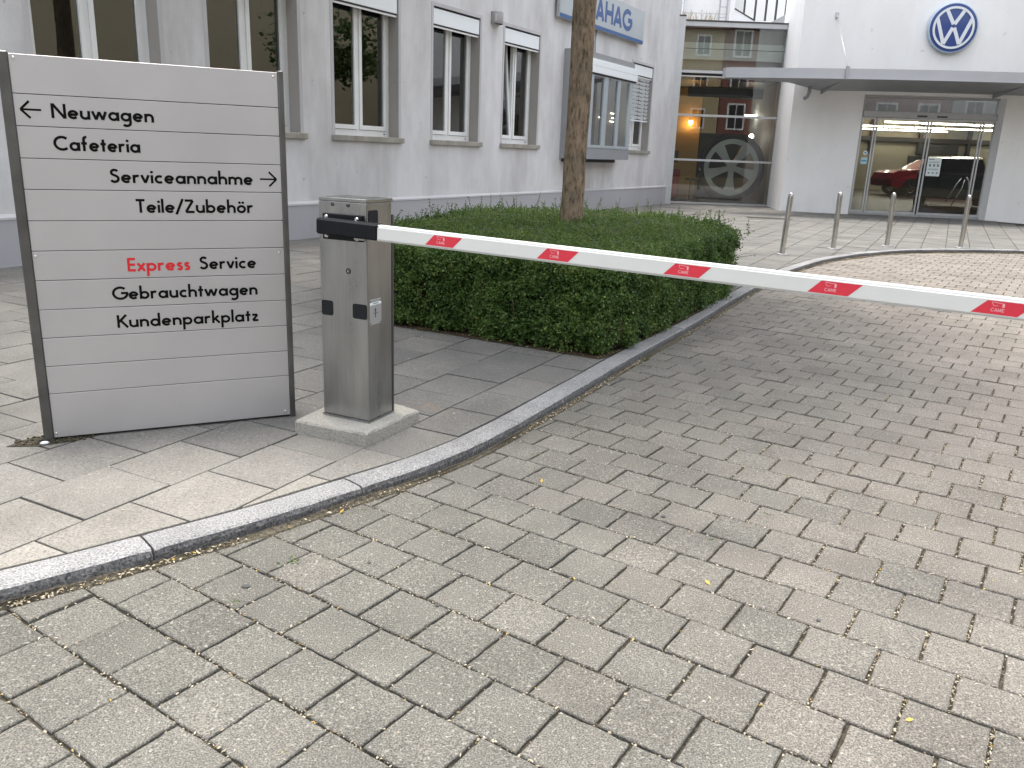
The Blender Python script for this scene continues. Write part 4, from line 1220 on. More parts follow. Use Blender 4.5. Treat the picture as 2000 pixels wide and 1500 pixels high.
np_mesh('foliage', HQ, 4, M_hleaf, np.concatenate(Cs), hed)
mb = MB()
for p, d, l in zip(P, D, Ln):
    mb.tube([tuple(Vector(p)-H0), tuple(Vector(p)-H0+Vector(d)*float(l)*.98)], [.0028, .0012], 5)
for _ in range(260):
    i = random.choice([0, 0, 1, 2, 3, 4]); a, b = Hn[i], Hn[(i+1) % len(HP)]; p = a+(b-a)*random.random(); q_ = Hc+(p-Hc)*random.uniform(.95, .985)
    mb.tube([(q_[0]-H0.x, q_[1]-H0.y, 0), (q_[0]-H0.x+random.gauss(0,.05), q_[1]-H0.y+random.gauss(0,.05), random.uniform(.15,.35))], [.006, .003], 5)
mb.build('twig', M_twig, hed)['kind'] = 'stuff'
mb = MB(); c_ = [(Hc[0]+(p[0]-Hc[0])*1.02, Hc[1]+(p[1]-Hc[1])*1.02, .0605) for p in HP]
c_ = [tuple(p) for p in clip_half([(p[0], p[1]) for p in c_], (.70+.02, 5.38), (-(6.22-5.38)/.96, (1.17-.70)/.96))]
mb.add([(p[0], p[1], .0612) for p in c_], [tuple(range(len(c_)))]); tag(mb.build('soil', M_soil), kind='structure')

# ------------------------------------------------------------------ trees
def trunk_mesh(pts, rads, nseg=40, nz=150, amp=.006, knots=()):
    m_ = MB(); P = [Vector(p) for p in pts]
    v = []; zs_ = np.linspace(0, len(P)-1, nz)
    for t in zs_:
        i = min(int(t), len(P)-2); f = t-i
        c = P[i].lerp(P[i+1], f); r = rads[i]+(rads[i+1]-rads[i])*f
        for k in range(nseg):
            a = 2*math.pi*k/nseg
            d = amp*(math.sin(a*9+c.z*3.1+2*math.sin(c.z*2.3))*.4+math.sin(a*17-c.z*5.3+1.1)*.35*math.sin(c.z*13+a*3)+math.sin(a*5+c.z*9)*.3)
            for (ka, kz, kr, kh) in knots:
                da = (a-ka+math.pi) % (2*math.pi)-math.pi
                g = (da*r/kr)**2+((c.z-kz)/kr)**2
                d += kh*math.exp(-g)*(1-1.5*math.exp(-g*6))
            v.append((c.x+(r+d)*math.cos(a), c.y+(r+d)*math.sin(a), c.z))
    f = [(i*nseg+k, i*nseg+(k+1)%nseg, (i+1)*nseg+(k+1)%nseg, (i+1)*nseg+k) for i in range(nz-1) for k in range(nseg)]
    m_.add(v, f, 0, None, None, True); return m_
def crown_leaves(center, rad, n, leaf, nclump, seed):
    g = np.random.default_rng(seed)
    cc = g.normal(0, 1, (nclump, 3)); cc /= np.linalg.norm(cc, axis=1)[:, None]; cc *= g.uniform(.45, 1, (nclump, 1))**.6
    cc = cc*np.array(rad)+np.array(center)
    i = g.integers(0, nclump, n)
    P = cc[i]+g.normal(0, .2, (n, 3))*np.array([rad[0], rad[1], rad[2]*.7])
    a = g.normal(0, 1, (n, 3)); a[:, 2] *= .5; a /= np.linalg.norm(a, axis=1)[:, None]
    b = np.cross(a, g.normal(0, 1, (n, 3))); b /= np.linalg.norm(b, axis=1)[:, None]
    l = (leaf*g.uniform(.6, 1.3, n))[:, None]
    Q = np.stack([P-a*l, P+b*l*.6, P+a*l, P-b*l*.6], 1).reshape(-1, 3)
    tn = np.clip(g.normal(.45, .2, n)+.15*np.sin(i*1.7), 0, 1)
    C = np.repeat(np.stack([tn, (g.random(n) < .05)*.6, np.zeros(n), np.ones(n)], 1), 4, 0)
    return Q, C
TX, TY = .585, 9.15
tree = empty('street_tree', 'single brown tree trunk rising out of the hedge bed', 'tree', (TX, TY, .056))
trunk_mesh([(0,0,-.05),(-.005,0,.35),(.0,0,1.2),(.012,0,2.0),(.008,0,2.6),(.018,0,3.4),(.0,.05,4.6),(.05,.05,6.2)], [.150,.126,.117,.116,.119,.114,.10,.05], 48, 260, .006,
           ((-1.45,2.50,.075,.022),(-1.2,2.68,.035,.010),(-1.9,2.28,.04,.010),(-.75,2.12,.045,.016),(-1.35,1.98,.03,.008),(-1.2,2.95,.035,.009))).build('trunk', M_bark, tree)
mb = MB()
for k in range(11):
    a = k*2.4; z0 = 3.75+.22*k; l = 1.9-.08*k
    mb.tube([(0,0,z0), (math.cos(a)*l*.5, math.sin(a)*l*.5, z0+.5), (math.cos(a)*l, math.sin(a)*l, z0+.85)], [.045,.03,.012], 8)
mb.build('branch', M_bark, tree)
Q, C = crown_leaves((-.25, -1.2, 6.1), (2.6, 3.0, 1.6), 15000, .105, 100, 5)  # crown out of view, sized and shifted to shade the drive
np_mesh('crown', Q, 4, M_tleaf, C, tree)

# ------------------------------------------------------------------ glazed link between the buildings
GY = 24.4
gp = empty('glass_pavilion', 'dark glazed link bay between the two buildings with grey steel rails', 'building', (4.25, GY, 0))
GW = 3.32
mb = MB()
mb.box(-.0, .07, -.06, .10, .02, 4.93)            # left jamb
mb.box(.071, GW, -.07, .10, 4.80, 4.92); mb.box(-.1, GW, -.10, .12, 4.9205, 4.955, 1)
for z, w in ((3.60, .07), (3.50, .03), (2.455, .06), (1.245, .055)): mb.box(.071, GW, -.055, .06, z, z+w)
mb.box(.071, GW, -.08, .10, .02, .10)
mb.box(.071, GW, -.006, .004, 4.225, 4.24, 1)
mb.build('frame', [M_alu_l, M_gasket], gp)
mb = MB(); mb.box(-.30, -.002, -.75, .05, .0, 4.93, 0); mb.box(-.31, .0, -.76, .06, 4.9305, 4.965, 1); mb.build('corner_panel', [M_alu_l, M_gasket], gp)
for z0, z1 in ((.10, 1.245), (1.30, 2.455), (2.515, 3.50), (3.67, 4.225), (4.24, 4.80)):
    mb = MB(); mb.add([(.07, 0, z0), (GW, 0, z0), (GW, 0, z1), (.07, 0, z1)], [(0,1,2,3)]); mb.build('pane', M_glass_p, gp)
mb = MB()
mb.box(-.2, 3.7, 4.5, 4.6, 0, 5, 0); mb.box(-.35, -.2, .12, 4.6, 0, 4.9, 1); mb.box(-.2, 3.7, .12, 4.5, -.02, .02, 2); mb.box(-.2, 3.7, .12, 4.5, 4.86, 4.9, 2); mb.box(3.7, 3.8, -1, 4.6, 0, 5, 2)
mb.box(-.199, 1.45, 3.2, 3.35, .03, 3.45, 1)
mb.box(-.2, 3.7, .35, 4.5, 3.45, 3.62, 2)
mb.build('interior', [M_room2, M_yellow, M_hallfloor], gp)
mb = MB(); mb.box(.08, GW+.1, .20, .36, 3.98, 4.42, 0); mb.box(.08, GW+.1, .38, .42, 3.67, 4.79, 1); mb.build('spandrel', [pbr('spandrel_white', (.85, .87, .84), .6), pbr('reflection_grey', (.42, .40, .38), .7)], gp)  # white parapet band; grey back panel stands in for bright reflections
mb = MB(); mb.box(.45, 2.55, .30, .5, 3.00, 3.26, 0); mb.build('beam', M_dark, gp)
# display wheel inside
wh = empty('display_wheel', 'giant silver alloy wheel with black tyre standing behind the glass', 'wheel', (6.16, 25.0, 1.10))
mb = MB(); T = Matrix.Rotation(R(90), 4, 'X')
mb.lathe([(.80, -.10), (.93, -.11), (.985, -.05), (.985, .05), (.93, .11), (.80, .10), (.79, 0), (.80, -.10)], 64, 0, T); mb.build('tyre', M_rubber, wh)
mb = MB()
def annulus(m_, r0_, r1_, y0, y1, n_=72, mat=0):
    v = []
    for k_ in range(n_):
        a = 2*math.pi*k_/n_
        for r_ in (r0_, r1_):
            v += [(r_*math.cos(a), y0, r_*math.sin(a)), (r_*math.cos(a), y1, r_*math.sin(a))]
    f = []
    for k_ in range(n_):
        a = 4*k_; b = 4*((k_+1) % n_)
        f += [(a, b, b+2, a+2), (a+1, a+3, b+3, b+1), (a, a+1, b+1, b), (a+2, b+2, b+3, a+3)]
    m_.add(v, f, mat)
annulus(mb, .66, .80, -.12, -.02)
for k in range(5):
    a = R(-90+72*k)
    P4 = []
    for r_, w_ in ((.08, .075), (.30, .085), (.67, .155)):
        P4.append((r_, w_))
    poly = [(P4[0][0], -P4[0][1]), (P4[1][0], -P4[1][1]), (P4[2][0], -P4[2][1]), (P4[2][0], P4[2][1]), (P4[1][0], P4[1][1]), (P4[0][0], P4[0][1])]
    poly = [(x*math.cos(a)-y*math.sin(a), x*math.sin(a)+y*math.cos(a)) for x, y in poly]
    mb.prism(poly, -.121-.0004*k, -.03)
mb.prism([(.13*math.cos(R(t)), .13*math.sin(R(t))) for t in range(0, 360, 20)], -.126, -.02)
mb.build('rim', M_rim, wh)
mb = MB(); mb.box(-.85, .85, -.30, .30, -1.08, -.95); mb.build('stand', pbr('stand_grey', (.2, .19, .18), .7), wh)
sc = empty('wall_sconce', 'warm glowing lamp on the yellow wall behind the glass', 'lamp', (5.36, 27.46, 2.44))
mb = MB(); mb.lathe([(.0, -.12), (.04, -.10), (.06, 0), (.06, .02), (0, .02)], 18); mb.build('lamp_shade', M_lamp, sc)
mb = MB(); mb.box(-.03, .03, .05, .10, -.06, .06); mb.build('arm', M_gasket, sc)
mb = MB(); mb.lathe([(0, -.07), (.055, -.045), (.075, 0), (.055, .045), (0, .07)], 16, 0, Matrix.Translation((6.94, 26.0, 2.02)))
tag(mb.build('globe_lamp', M_lampw), 'small round white lamp shining above the display wheel', 'lamp')
mb = MB(); mb.box(6.95, 8.0, 27.0, 27.1, 2.62, 2.68); tag(mb.build('light_strip', M_lampw), 'short bright ceiling light strip at the right edge of the glass bay', 'lamp')
tc_ = empty('tool_trolley', 'red tool trolley with dark monitor inside the glass bay', 'trolley', (4.62, 26.2, .02))
mb = MB(); mb.box(-.22, .26, -.25, .25, .12, .95, bev=.015)
for i in range(5): mb.box(-.19, .23, -.262, -.2505, .17+i*.15, .29+i*.15, 0, bev=.004)
mb.build('cabinet', pbr('trolley_red', (.45, .02, .025), .4), tc_)
mb = MB(); mb.box(-.18, .20, -.05, .0, 1.15, 1.50, bev=.01); mb.box(-.02, .04, -.03, -.005, .951, 1.16); mb.build('monitor', M_cardark, tc_)
for x, y in ((-.17,-.2),(.21,-.2),(-.17,.2),(.21,.2)):
    mb = MB(); mb.lathe([(.05,-.015),(.05,.015),(0,.016)], 14, 0, Matrix.Translation((x,y,.055))@Matrix.Rotation(R(90),4,'X')); mb.build('wheel', M_rubber, tc_)
ws = empty('work_stool', 'dark workshop stool on a cross foot left of the display wheel', 'stool', (5.15, 25.6, .02))
mb = MB(); mb.lathe([(0,.66),(.17,.66),(.19,.69),(.17,.74),(0,.75)], 20); mb.build('seat', M_cardark, ws)
mb = MB(); mb.tube([(0,0,.05),(0,0,.66)], .022, 10); mb.build('column', M_mull, ws)
mb = MB(); mb.box(-.28,.28,-.025,.025,.03,.06); mb.box(-.024,.024,-.28,-.026,.03,.059); mb.box(-.024,.024,.026,.28,.03,.059); mb.build('foot', M_mull, ws)

# ------------------------------------------------------------------ white showroom
def wy(x): return 21.6+.8*((13-x)/6)**2
sh = empty('showroom_building', 'white curved showroom wall with sliding glass entrance under a metal canopy', 'building', (6.95, 22.42, 0))
SX, SY = 6.95, 22.42
WT = 8.2
mb = MB()
cols = [6.95, 7.4, 7.8, 8.2, 8.62] + [8.62+.4*i for i in range(1, 8)] + [11.99] + [12.4+.5*i for i in range(0, 16)]
cols = sorted(set(round(c, 3) for c in cols if c < 20))
for a, b in zip(cols[:-1], cols[1:]):
    inside = a >= 8.62-1e-4 and b <= 11.99+1e-4
    for z0, z1 in (((3.03, WT),) if inside else ((0, 3.03), (3.03, WT))):
        mb.add([(a-SX, wy(a)-SY, z0), (b-SX, wy(b)-SY, z0), (b-SX, wy(b)-SY, z1), (a-SX, wy(a)-SY, z1)], [(0,1,2,3)], 0, None, None, False)
mb.add([(0, wy(6.95)-SY, 0), (0, wy(6.95)-SY, WT), (.30, 2.6, WT), (.30, 2.6, 0)], [(3,2,1,0)])
for x_, s_ in ((8.62, 1), (11.99, -1)):
    mb.add([(x_-SX, wy(x_)-SY, 0), (x_-SX+s_*.03, wy(x_)-SY+.36, 0), (x_-SX+s_*.03, wy(x_)-SY+.36, 3.03), (x_-SX, wy(x_)-SY, 3.03)], [(0,1,2,3)] if s_ > 0 else [(3,2,1,0)])
ins = [c for c in cols if 8.62-1e-4 <= c <= 11.99+1e-4]
for a, b in zip(ins[:-1], ins[1:]): mb.add([(a-SX, wy(a)-SY, 3.03), (b-SX, wy(b)-SY, 3.03), (b-SX, wy(b)-SY+.4, 3.03), (a-SX, wy(a)-SY+.4, 3.03)], [(0,1,2,3)])
mb.build('wall', M_white, sh)
# canopy
lipx = [4.87, 5.4, 6.0, 6.7, 7.5, 8.3, 9.1, 10, 11, 12, 13, 14.5, 16]
def lipy(x): return wy(x+.3)-1.80
mb = MB()
v = []; n = len(lipx)
for x in lipx:
    yl = lipy(x); yw = wy(max(x, 6.9))+.02 if x > 6.9 else lipy(x)+.35+(x-4.87)*.62
    yw = max(yw, yl+.3)
    for (y, z) in ((yl, 3.235), (yl, 3.445), (yl+.02, 3.452), (yw, 3.47), (yw, 3.10 if x > 6.9 else 3.24), (yl+.30, 3.215), (yl-.03, 3.222), (yl-.03, 3.235)):
        v.append((x-SX, y-SY, z))
m_ = 8; f = []; mm = []
for i in range(n-1):
    for k in range(m_):
        f.append((i*m_+k, i*m_+(k+1)%m_, (i+1)*m_+(k+1)%m_, (i+1)*m_+k))
f1 = [q for i, q in enumerate(f) if i % m_ in (0, 6, 7)]; f2 = [q for i, q in enumerate(f) if i % m_ in (4, 5)]; f3 = [q for i, q in enumerate(f) if i % m_ in (1, 2, 3)]
can = MB(); can.add(v, f1 + [tuple(range(m_))], 0); can.add(v, f2, 1); can.add(v, f3, 2)
co = can.build('canopy', [M_canopy, M_canopyu, M_mull], sh)
for x in (7.55, 11.6):      # support ribs
    m2 = MB(); m2.prism([(0, 3.23), (.45, 3.2), (1.75, 3.0), (1.75, 3.2), (.45, 3.24)], -.02, .02, 0, Matrix.Translation((x-SX, lipy(x)-SY, 0)) @ Matrix.Rotation(R(90), 4, 'Z')); m2.build('rib', M_canopyu, co)
m2 = MB(); xl = 7.50
m2.prism([(-.05, 3.50), (.03, 3.50), (.04, 3.43), (-.01, 3.24), (-.04, 3.24)], -.035, -.002, 0, Matrix.Translation((xl-SX, lipy(xl)-SY, 0))); m2.build('clamp', M_alu, co)
m2 = MB(); m2.tube([(7.50-SX, lipy(7.5)-SY+.01, 3.48), (7.72-SX, wy(7.72)-SY-.02, 4.84)], .009, 8)
m2.tube([(7.72-SX, wy(7.72)-SY, 4.80), (7.72-SX, wy(7.72)-SY-.05, 4.84)], .022, 8); m2.box(7.68-SX, 7.76-SX, wy(7.72)-SY-.02, wy(7.72)-SY-.001, 4.78, 4.93)
m2.build('tie_rod', M_alu_l, sh)
m2 = MB(); m2.tube([(7.22-SX, wy(7.22)-SY-.30, 3.2), (7.22-SX, wy(7.22)-SY-.30, 3.05), (7.20-SX, wy(7.2)-SY-.27, 2.93), (7.15-SX, wy(7.15)-SY-.2, 2.88)], .045, 12); m2.build('drain_pipe', M_canopyu, sh)

# sliding doors
DX, DY = 8.74, 22.28; DAng = math.atan2(-.38, 3.38); DW = 3.40
dr = bpy.data.objects.new('sliding_door', None); COL.objects.link(dr); dr.parent = sh; dr.location = (DX-SX, DY-SY, 0); dr.rotation_euler = (0, 0, DAng)
mb = MB()
mb.box(-.03, .0, -.03, .12, .05, 3.03); mb.box(DW-.0, DW+.03, -.03, .12, .05, 3.03); mb.box(0, DW, -.03, .12, 2.98, 3.03)
mb.box(0, DW, -.06, .12, 2.50, 2.655, 0, bev=.006); mb.box(0, DW, -.03, .12, .055, .11)
mb.box(1.32, 1.56, -.075, -.0605, 2.535, 2.575, 1); mb.box(1.80, 2.05, -.075, -.0605, 2.535, 2.575, 1)
mb.build('frame', [M_alu, M_gasket], dr)
for a, b in ((.0, .34), (.37, 1.655), (1.70, 2.93), (2.965, 3.40)):
    mb = MB(); w = .035
    mb.box(a, a+w, -.02, .03, .115, 2.495); mb.box(b-w, b, -.02, .03, .115, 2.495); mb.box(a+w, b-w, -.019, .029, 2.455, 2.495); mb.box(a+w, b-w, -.019, .029, .115, .165)
    lf = mb.build('leaf', M_alu_l, dr)
    mb = MB(); mb.add([(a+w, 0, .165), (b-w, 0, .165), (b-w, 0, 2.455), (a+w, 0, 2.455)], [(0,1,2,3)]); mb.build('pane', M_glass_d, lf)
mb = MB(); mb.add([(0, .01, 2.655), (DW, .01, 2.655), (DW, .01, 2.98), (0, .01, 2.98)], [(0,1,2,3)]); mb.build('transom_pane', M_glass_d, dr)
def on_door(s, z, lift=.006):
    return (DX+math.cos(DAng)*s+math.sin(DAng)*lift, DY+math.sin(DAng)*s-math.cos(DAng)*lift, z)
po = empty('notice', 'white printed notice with small symbols on the right sliding door', 'notice', on_door(1.77, 1.10), DAng)
mb = MB(); mb.box(0, .34, -.001, .001, 0, .46); mb.build('sheet', M_paper, po)
mb = MB()
for x0, x1, z0, z1 in ((.03,.16,.405,.425),(.03,.3,.35,.358),(.03,.3,.335,.342),(.05,.10,.235,.30),(.15,.2,.235,.30),(.245,.295,.235,.30),(.03,.31,.18,.186),(.03,.28,.165,.171),(.03,.3,.15,.156),(.05,.09,.06,.1),(.15,.19,.06,.1),(.25,.29,.06,.1)):
    mb.box(x0, x1, -.0016, -.0011, z0, z1)
mb.build('print', M_print, po)
st = MB(); st.box(0, .15, -.001, .001, 0, .16); st.box(.015, .135, -.0016, -.0011, .06, .1, 1)
tag(st.build('square_sticker', [pbr('sticker_pale_blue', (.40, .66, .78), .5), M_bluest], None, on_door(.115, 1.34), DAng), 'pale blue square sticker on the narrow left door pane', 'sticker')
st = MB()
st.prism([(.055*math.cos(R(t)), .055*math.sin(R(t))) for t in range(0, 360, 20)], -.001, .001)
st.prism([(.028*math.cos(R(t)), .028*math.sin(R(t))) for t in range(0, 360, 30)], -.0016, -.0011, 1)
tag(st.build('round_sticker', [M_paper, M_bluest], None, on_door(.20, 1.62), DAng), 'round white sticker with blue centre on the narrow left door pane', 'sticker')

# emblem on the wall
ex, ez = 10.37, 4.59
slope = -2*.8*(13-ex)/36
em = empty('emblem_sign', 'round blue and white VW emblem mounted on the white wall', 'sign', (ex, wy(ex)-.02, ez), math.atan(slope))
RE = .575
mb = MB(); T = Matrix.Rotation(R(90), 4, 'X')
mb.lathe([(0, 0), (RE-.005, 0), (RE, .02), (RE, .10), (RE-.012, .115), (RE-.03, .115)], 72, 0, T); mb.build('rim', M_emrim, em)
mb = MB(); mb.lathe([(RE-.03, .112), (.3, .122), (0, .124)], 72, 0, T); mb.build('disc', M_emblue, em)
mb = MB()
annulus(mb, RE*.745, RE*.835, -.134, -.124, 80)
TE = Matrix.Translation((0, -.1262, 0))
def estroke(pl, w, lift):
    """solid strip of letter stroke clipped by the ring"""
    (x0, z0), (x1, z1) = pl; l = math.hypot(x1-x0, z1-z0); nx, nz = -(z1-z0)/l*w/2, (x1-x0)/l*w/2
    mb.prism([(x0-nx, z0-nz), (x1-nx, z1-nz), (x1+nx, z1+nz), (x0+nx, z0+nz)], -.128-lift, -.1185)
r_ = RE*.77; w = RE*.140
V0 = (0, .02*RE); W0 = (0, -.02*RE)
lf = 0
for pl in (((-.37*RE, .72*RE), (-.02*RE, .135*RE)), ((.37*RE, .72*RE), (.02*RE, .135*RE)),
           ((-.70*RE, .37*RE), (-.315*RE, -.63*RE)), ((.70*RE, .37*RE), (.315*RE, -.63*RE)),
           ((-.315*RE, -.64*RE), (-.03*RE, .0)), ((.315*RE, -.64*RE), (.03*RE, .0))):
    lf += .0006; estroke(pl, w, lf)
mb.build('letters', [M_emwhite, M_emblue], em)

# inside the hall
hx0, hx1 = 7.4, 34.0
mb = MB()
mb.box(hx0, hx1, 46, 46.1, 0, 5.2, 0); mb.box(hx0, hx1, 22.9, 46, -.03, .05, 1); mb.box(hx0, hx1, 22.9, 46, 5.2, 5.3, 2); mb.box(hx0-.1, hx0, 24.6, 46, 0, 5.3, 2); mb.box(hx1, hx1+.1, 22.9, 46, 0, 5.3, 2)
for x in np.arange(16, 32, 2.6): mb.box(x-.09, x+.09, 45.7, 45.9, .05, 4.4, 3)
mb.box(hx0, hx1, 45.72, 45.88, 2.55, 2.78, 3)
mb.box(hx0, hx1, 45.60, 45.70, .05, 1.9, 4); mb.box(17, 24, 38.4, 38.5, .051, .40, 5)
for x in (20.6, 23.3): mb.box(x, x+(1.9 if x < 21 else .9), 45.5, 45.59, 1.1, 1.85, 5)
for x in (21.0, 25.4): mb.box(x, x+2.1, 45.4, 45.69, 1.95, 2.45, 5)
mb.box(8.0, 8.3, 24.5, 24.8, .05, 5.2, 3); mb.box(7.5, 20, 23.4, 23.6, 2.66, 5.1, 2)  # wide bulkhead added so the transom pane stays dark
for x_, z_ in ((-SX, 0),): 
    mb.v = [(p[0]-SX, p[1]-SY, p[2]) for p in mb.v]
mb.build('interior', [M_cream, M_hallfloor, M_canopyu, M_mull, pbr('cream_lower', (.42, .39, .30), .8), M_room2], sh)
for (x0, x1, y, z) in ((15.5, 20.4, 37.0, 3.08), (16.6, 29.5, 43.3, 3.16), (17.6, 22.2, 45.0, 3.08), (24.6, 30, 45.0, 3.06)):
    t = empty('tube_lamp', 'row of fluorescent tubes under the hall ceiling at %.1f metres height' % z, 'lamp', (x0, y, z), 0, 'fluorescent tube rows in the hall')
    k = 0; x = x0
    while x < x1:
        mb = MB(); mb.box(x-x0, x-x0+1.45, -.05, .05, 0, .06); mb.build('tube', M_tube, t); x += 1.55
lb = ['longest row of fluorescent tubes in the hall', 'upper left row of fluorescent tubes behind the doors', 'lowest left row of fluorescent tubes behind the doors', 'lowest right row of fluorescent tubes behind the doors']
for o, l_ in zip([o for o in bpy.data.objects if o.name.startswith('tube_lamp')], (lb[1], lb[0], lb[2], lb[3])): o['label'] = l_

def car(name, label, loc, rot, paint):
    c = empty(name, label, 'car', loc, rot)
    side = [(-2.1,.35),(-2.12,.62),(-2.02,.86),(-1.85,.95),(-.95,1.02),(-.30,1.40),(.55,1.47),(1.25,1.38),(1.85,1.05),(2.05,.95),(2.10,.6),(2.05,.33)]
    arches = []
    low = [(1.75,.30)] + [(1.32+.36*math.cos(R(t)), .32+.36*math.sin(R(t))) for t in range(0, 181, 20)] + [(-.93,.26)] + [(-1.28+.36*math.cos(R(t)), .32+.36*math.sin(R(t))) for t in range(0, 181, 20)] + [(-1.8,.3)]
    poly = side + low
    m_ = MB()
    lay = [(-.86, 1.0, .0), (-.80, 1.0, 0), (.80, 1.0, 0), (.86, 1.0, 0)]
    rings_ = []
    for y, wshr in ((-.86, .985), (-.78, 1), (.78, 1), (.86, .985)):
        rings_.append([(x*wshr, (y if z < 1.0 else y*(1-(z-1.0)*.42)), z) for x, z in poly])
    n_ = len(poly); v_ = [p for r_ in rings_ for p in r_]
    f_ = [(r_*n_+i, r_*n_+(i+1)%n_, (r_+1)*n_+(i+1)%n_, (r_+1)*n_+i) for r_ in range(3) for i in range(n_)] + [tuple(range(n_)), tuple(3*n_+i for i in reversed(range(n_)))]
    m_.add(v_, f_); m_.build('body', paint, c)
    for s_ in (-1, 1):
        m_ = MB(); pts_ = [(-.72,1.04),(-.25,1.36),(.52,1.42),(1.15,1.34),(1.45,1.06)]
        yy = lambda z: s_*(.866*(1-(z-1.0)*.42)+.006)
        m_.add([(x, yy(z), z) for x, z in pts_], [tuple(range(5))]); m_.build('side_window', M_carglass, c)
        m_ = MB(); m_.tube([(-.72, yy(1.04)+s_*.004, 1.045), (-.25, yy(1.37)+s_*.004, 1.375), (.52, yy(1.43)+s_*.004, 1.435), (1.15, yy(1.35)+s_*.004, 1.355), (1.45, yy(1.06)+s_*.004, 1.065)], .012, 6); m_.build('trim', M_chrome, c)
        for x in (-1.28, 1.32):
            m_ = MB(); T_ = Matrix.Translation((x, s_*.76, .32)) @ Matrix.Rotation(R(90), 4, 'X')
            m_.lathe([(.2, -.1), (.30, -.1), (.32, -.06), (.32, .06), (.30, .1), (.2, .1)], 28, 0, T_); w_ = m_.build('tyre', M_rubber, c)
            m_ = MB()
            for k_ in range(7): m_.box(.02, .215, -.022, .022, -.09, .09, 0, T=T_ @ Matrix.Rotation(k_*2*math.pi/7, 4, 'Z'))
            m_.lathe([(.19, -.092), (.215, -.092), (.215, .092), (.19, .092), (.19, -.092)], 28, 0, T_); m_.build('rim', M_chrome, w_)
    m_ = MB(); m_.box(2.0, 2.11, -.75, -.45, .78, .92, bev=.02); m_.box(2.0, 2.11, .45, .75, .78, .92, bev=.02); m_.build('tail_light', pbr('tail_red', (.3, .01, .01), .2), c)
    c.scale = (1.12,)*3
    return c
car('red_car', 'shiny red car seen through the left sliding door', (18.6, 38.5, .05), R(4), M_carred)
car('dark_car', 'dark car half hidden behind the right sliding door', (14.5, 28.6, .05), R(62), M_cardark)
tr = empty('tubular_rack', 'curved chrome tube rack standing just behind the right door pane', 'rack', (12.25, 23.2, .05))
mb = MB(); mb.tube([(-.55,0,.36),(-.33,0,.86),(-.22,0,1.02)], .017, 8); mb.tube([(-.36,.05,.26),(-.14,.05,.75),(-.10,.05,.98)], .017, 8)
mb.tube([(-.10,0,1.05),(-.02,0,.95),(.05,0,.55),(.16,0,.28),(.42,0,.26),(.58,0,.55)], .024, 8); mb.build('tube', M_chrome, tr)
mb = MB(); mb.box(-.6, .6, -.2, .25, 0, .03); mb.build('foot_plate', M_mull, tr)

# ------------------------------------------------------------------ block seen above the glazed link
rb = empty('rear_building', 'pale panelled block with sloping glazed screen rising behind the glazed link', 'building', (4.0, 27.2, 4.9))
X_, Y_, Z_ = 4.0, 27.2, 4.9
k2 = 27.2/26.5
mb = MB()
mb.box(.2, .78, 0, .2, 0, 4.2); mb.box(.781, 2.2, .25, .45, 0, 4.2); mb.box(2.201, 2.35, .10, .45, 0, 4.2)
mb.prism([(2.351, 0), (5.0, 0), (5.0, .55), (3.03, .55), (2.351, .88)], .24, .45)
mb.build('wall', M_white, rb)
mb = MB(); mb.box(.80, 2.2, .246, .2499, .70, .712); mb.box(.2, .78, -.004, -.0005, .93, .942); mb.box(.772, .786, -.004, .24, 0, 4.2); mb.build('panel_joint', M_alu, rb)
mb = MB(); mb.add([(2.351, .34, .88), (3.03, .34, .55), (5.0, .34, .55), (5.0, .34, 4.2), (2.351, .34, 4.2)], [(0,1,2,3,4)]); mb.build('pane', M_glass_s, rb)
mb = MB()
mb.tube([(2.351, .235, .89), (3.03, .235, .555)], .02, 8)
for x in (2.70, 3.04, 3.37, 3.68, 3.98, 4.28):
    zb = .88-(x-2.351)*.486 if x < 3.03 else .55
    mb.box(x-.015, x+.015, .27, .33, zb, 4.2)
mb.build('mullion', M_mull, rb)
mb = MB(); mb.box(2.36, 5.0, .46, .5, .5, 4.2); mb.build('backing', pbr('pale_backing', (.5, .58, .6), .7), rb)
la = empty('roof_ladder', 'thin grey ladder fixed to the pale wall above the glazed link', 'ladder', (5.85, 27.1, 4.95))
mb = MB(); mb.box(-.02, .02, -.03, .01, 0, 4); mb.box(.20, .24, -.03, .01, 0, 4); mb.build('rail', M_alu, la)
for i in range(12):
    mb = MB(); mb.tube([(.021, -.01, .2+i*.3), (.199, -.01, .2+i*.3)], .012, 6); mb.build('rung', M_alu, la)
mb = MB(); mb.tube([(5.22, 26.6, 4.95), (5.23, 26.6, 5.70)], .008, 6)
for i in range(5): mb.box(5.20, 5.25, 26.585, 26.615, 5.05+i*.12, 5.07+i*.12)
tag(mb.build('antenna', M_alu), 'thin antenna rod standing on the roof of the glazed link', 'antenna')
mb = MB(); mb.box(5.55, 5.72, 26.3, 26.45, 5.05, 5.18, bev=.01); mb.box(5.62, 5.66, 26.36, 26.40, 4.94, 5.05)
tag(mb.build('floodlight', M_dark), 'small dark floodlight on the roof edge beside the ladder', 'lamp')
Wd = []
for _ in range(260):
    x = random.choice([random.uniform(4.1, 4.6), random.uniform(4.6, 5.3)]); y = random.uniform(24.6, 25.4); hgt = random.uniform(.08, .32); a = random.uniform(0, 6.28)
    dx, dy = math.cos(a)*.004, math.sin(a)*.004; lx, ly = random.gauss(0,.05), random.gauss(0,.05)
    Wd.extend([(x-dx,y-dy,4.95),(x+dx,y+dy,4.95),(x+lx+dx,y+ly+dy,4.95+hgt),(x+lx-dx,y+ly-dy,4.95+hgt)])
nW = len(Wd)//4
np_mesh('roof_grass', np.array(Wd), 4, M_debris, np.repeat(np.stack([rng.random(nW), np.zeros(nW), np.zeros(nW), np.ones(nW)], 1), 4, 0))
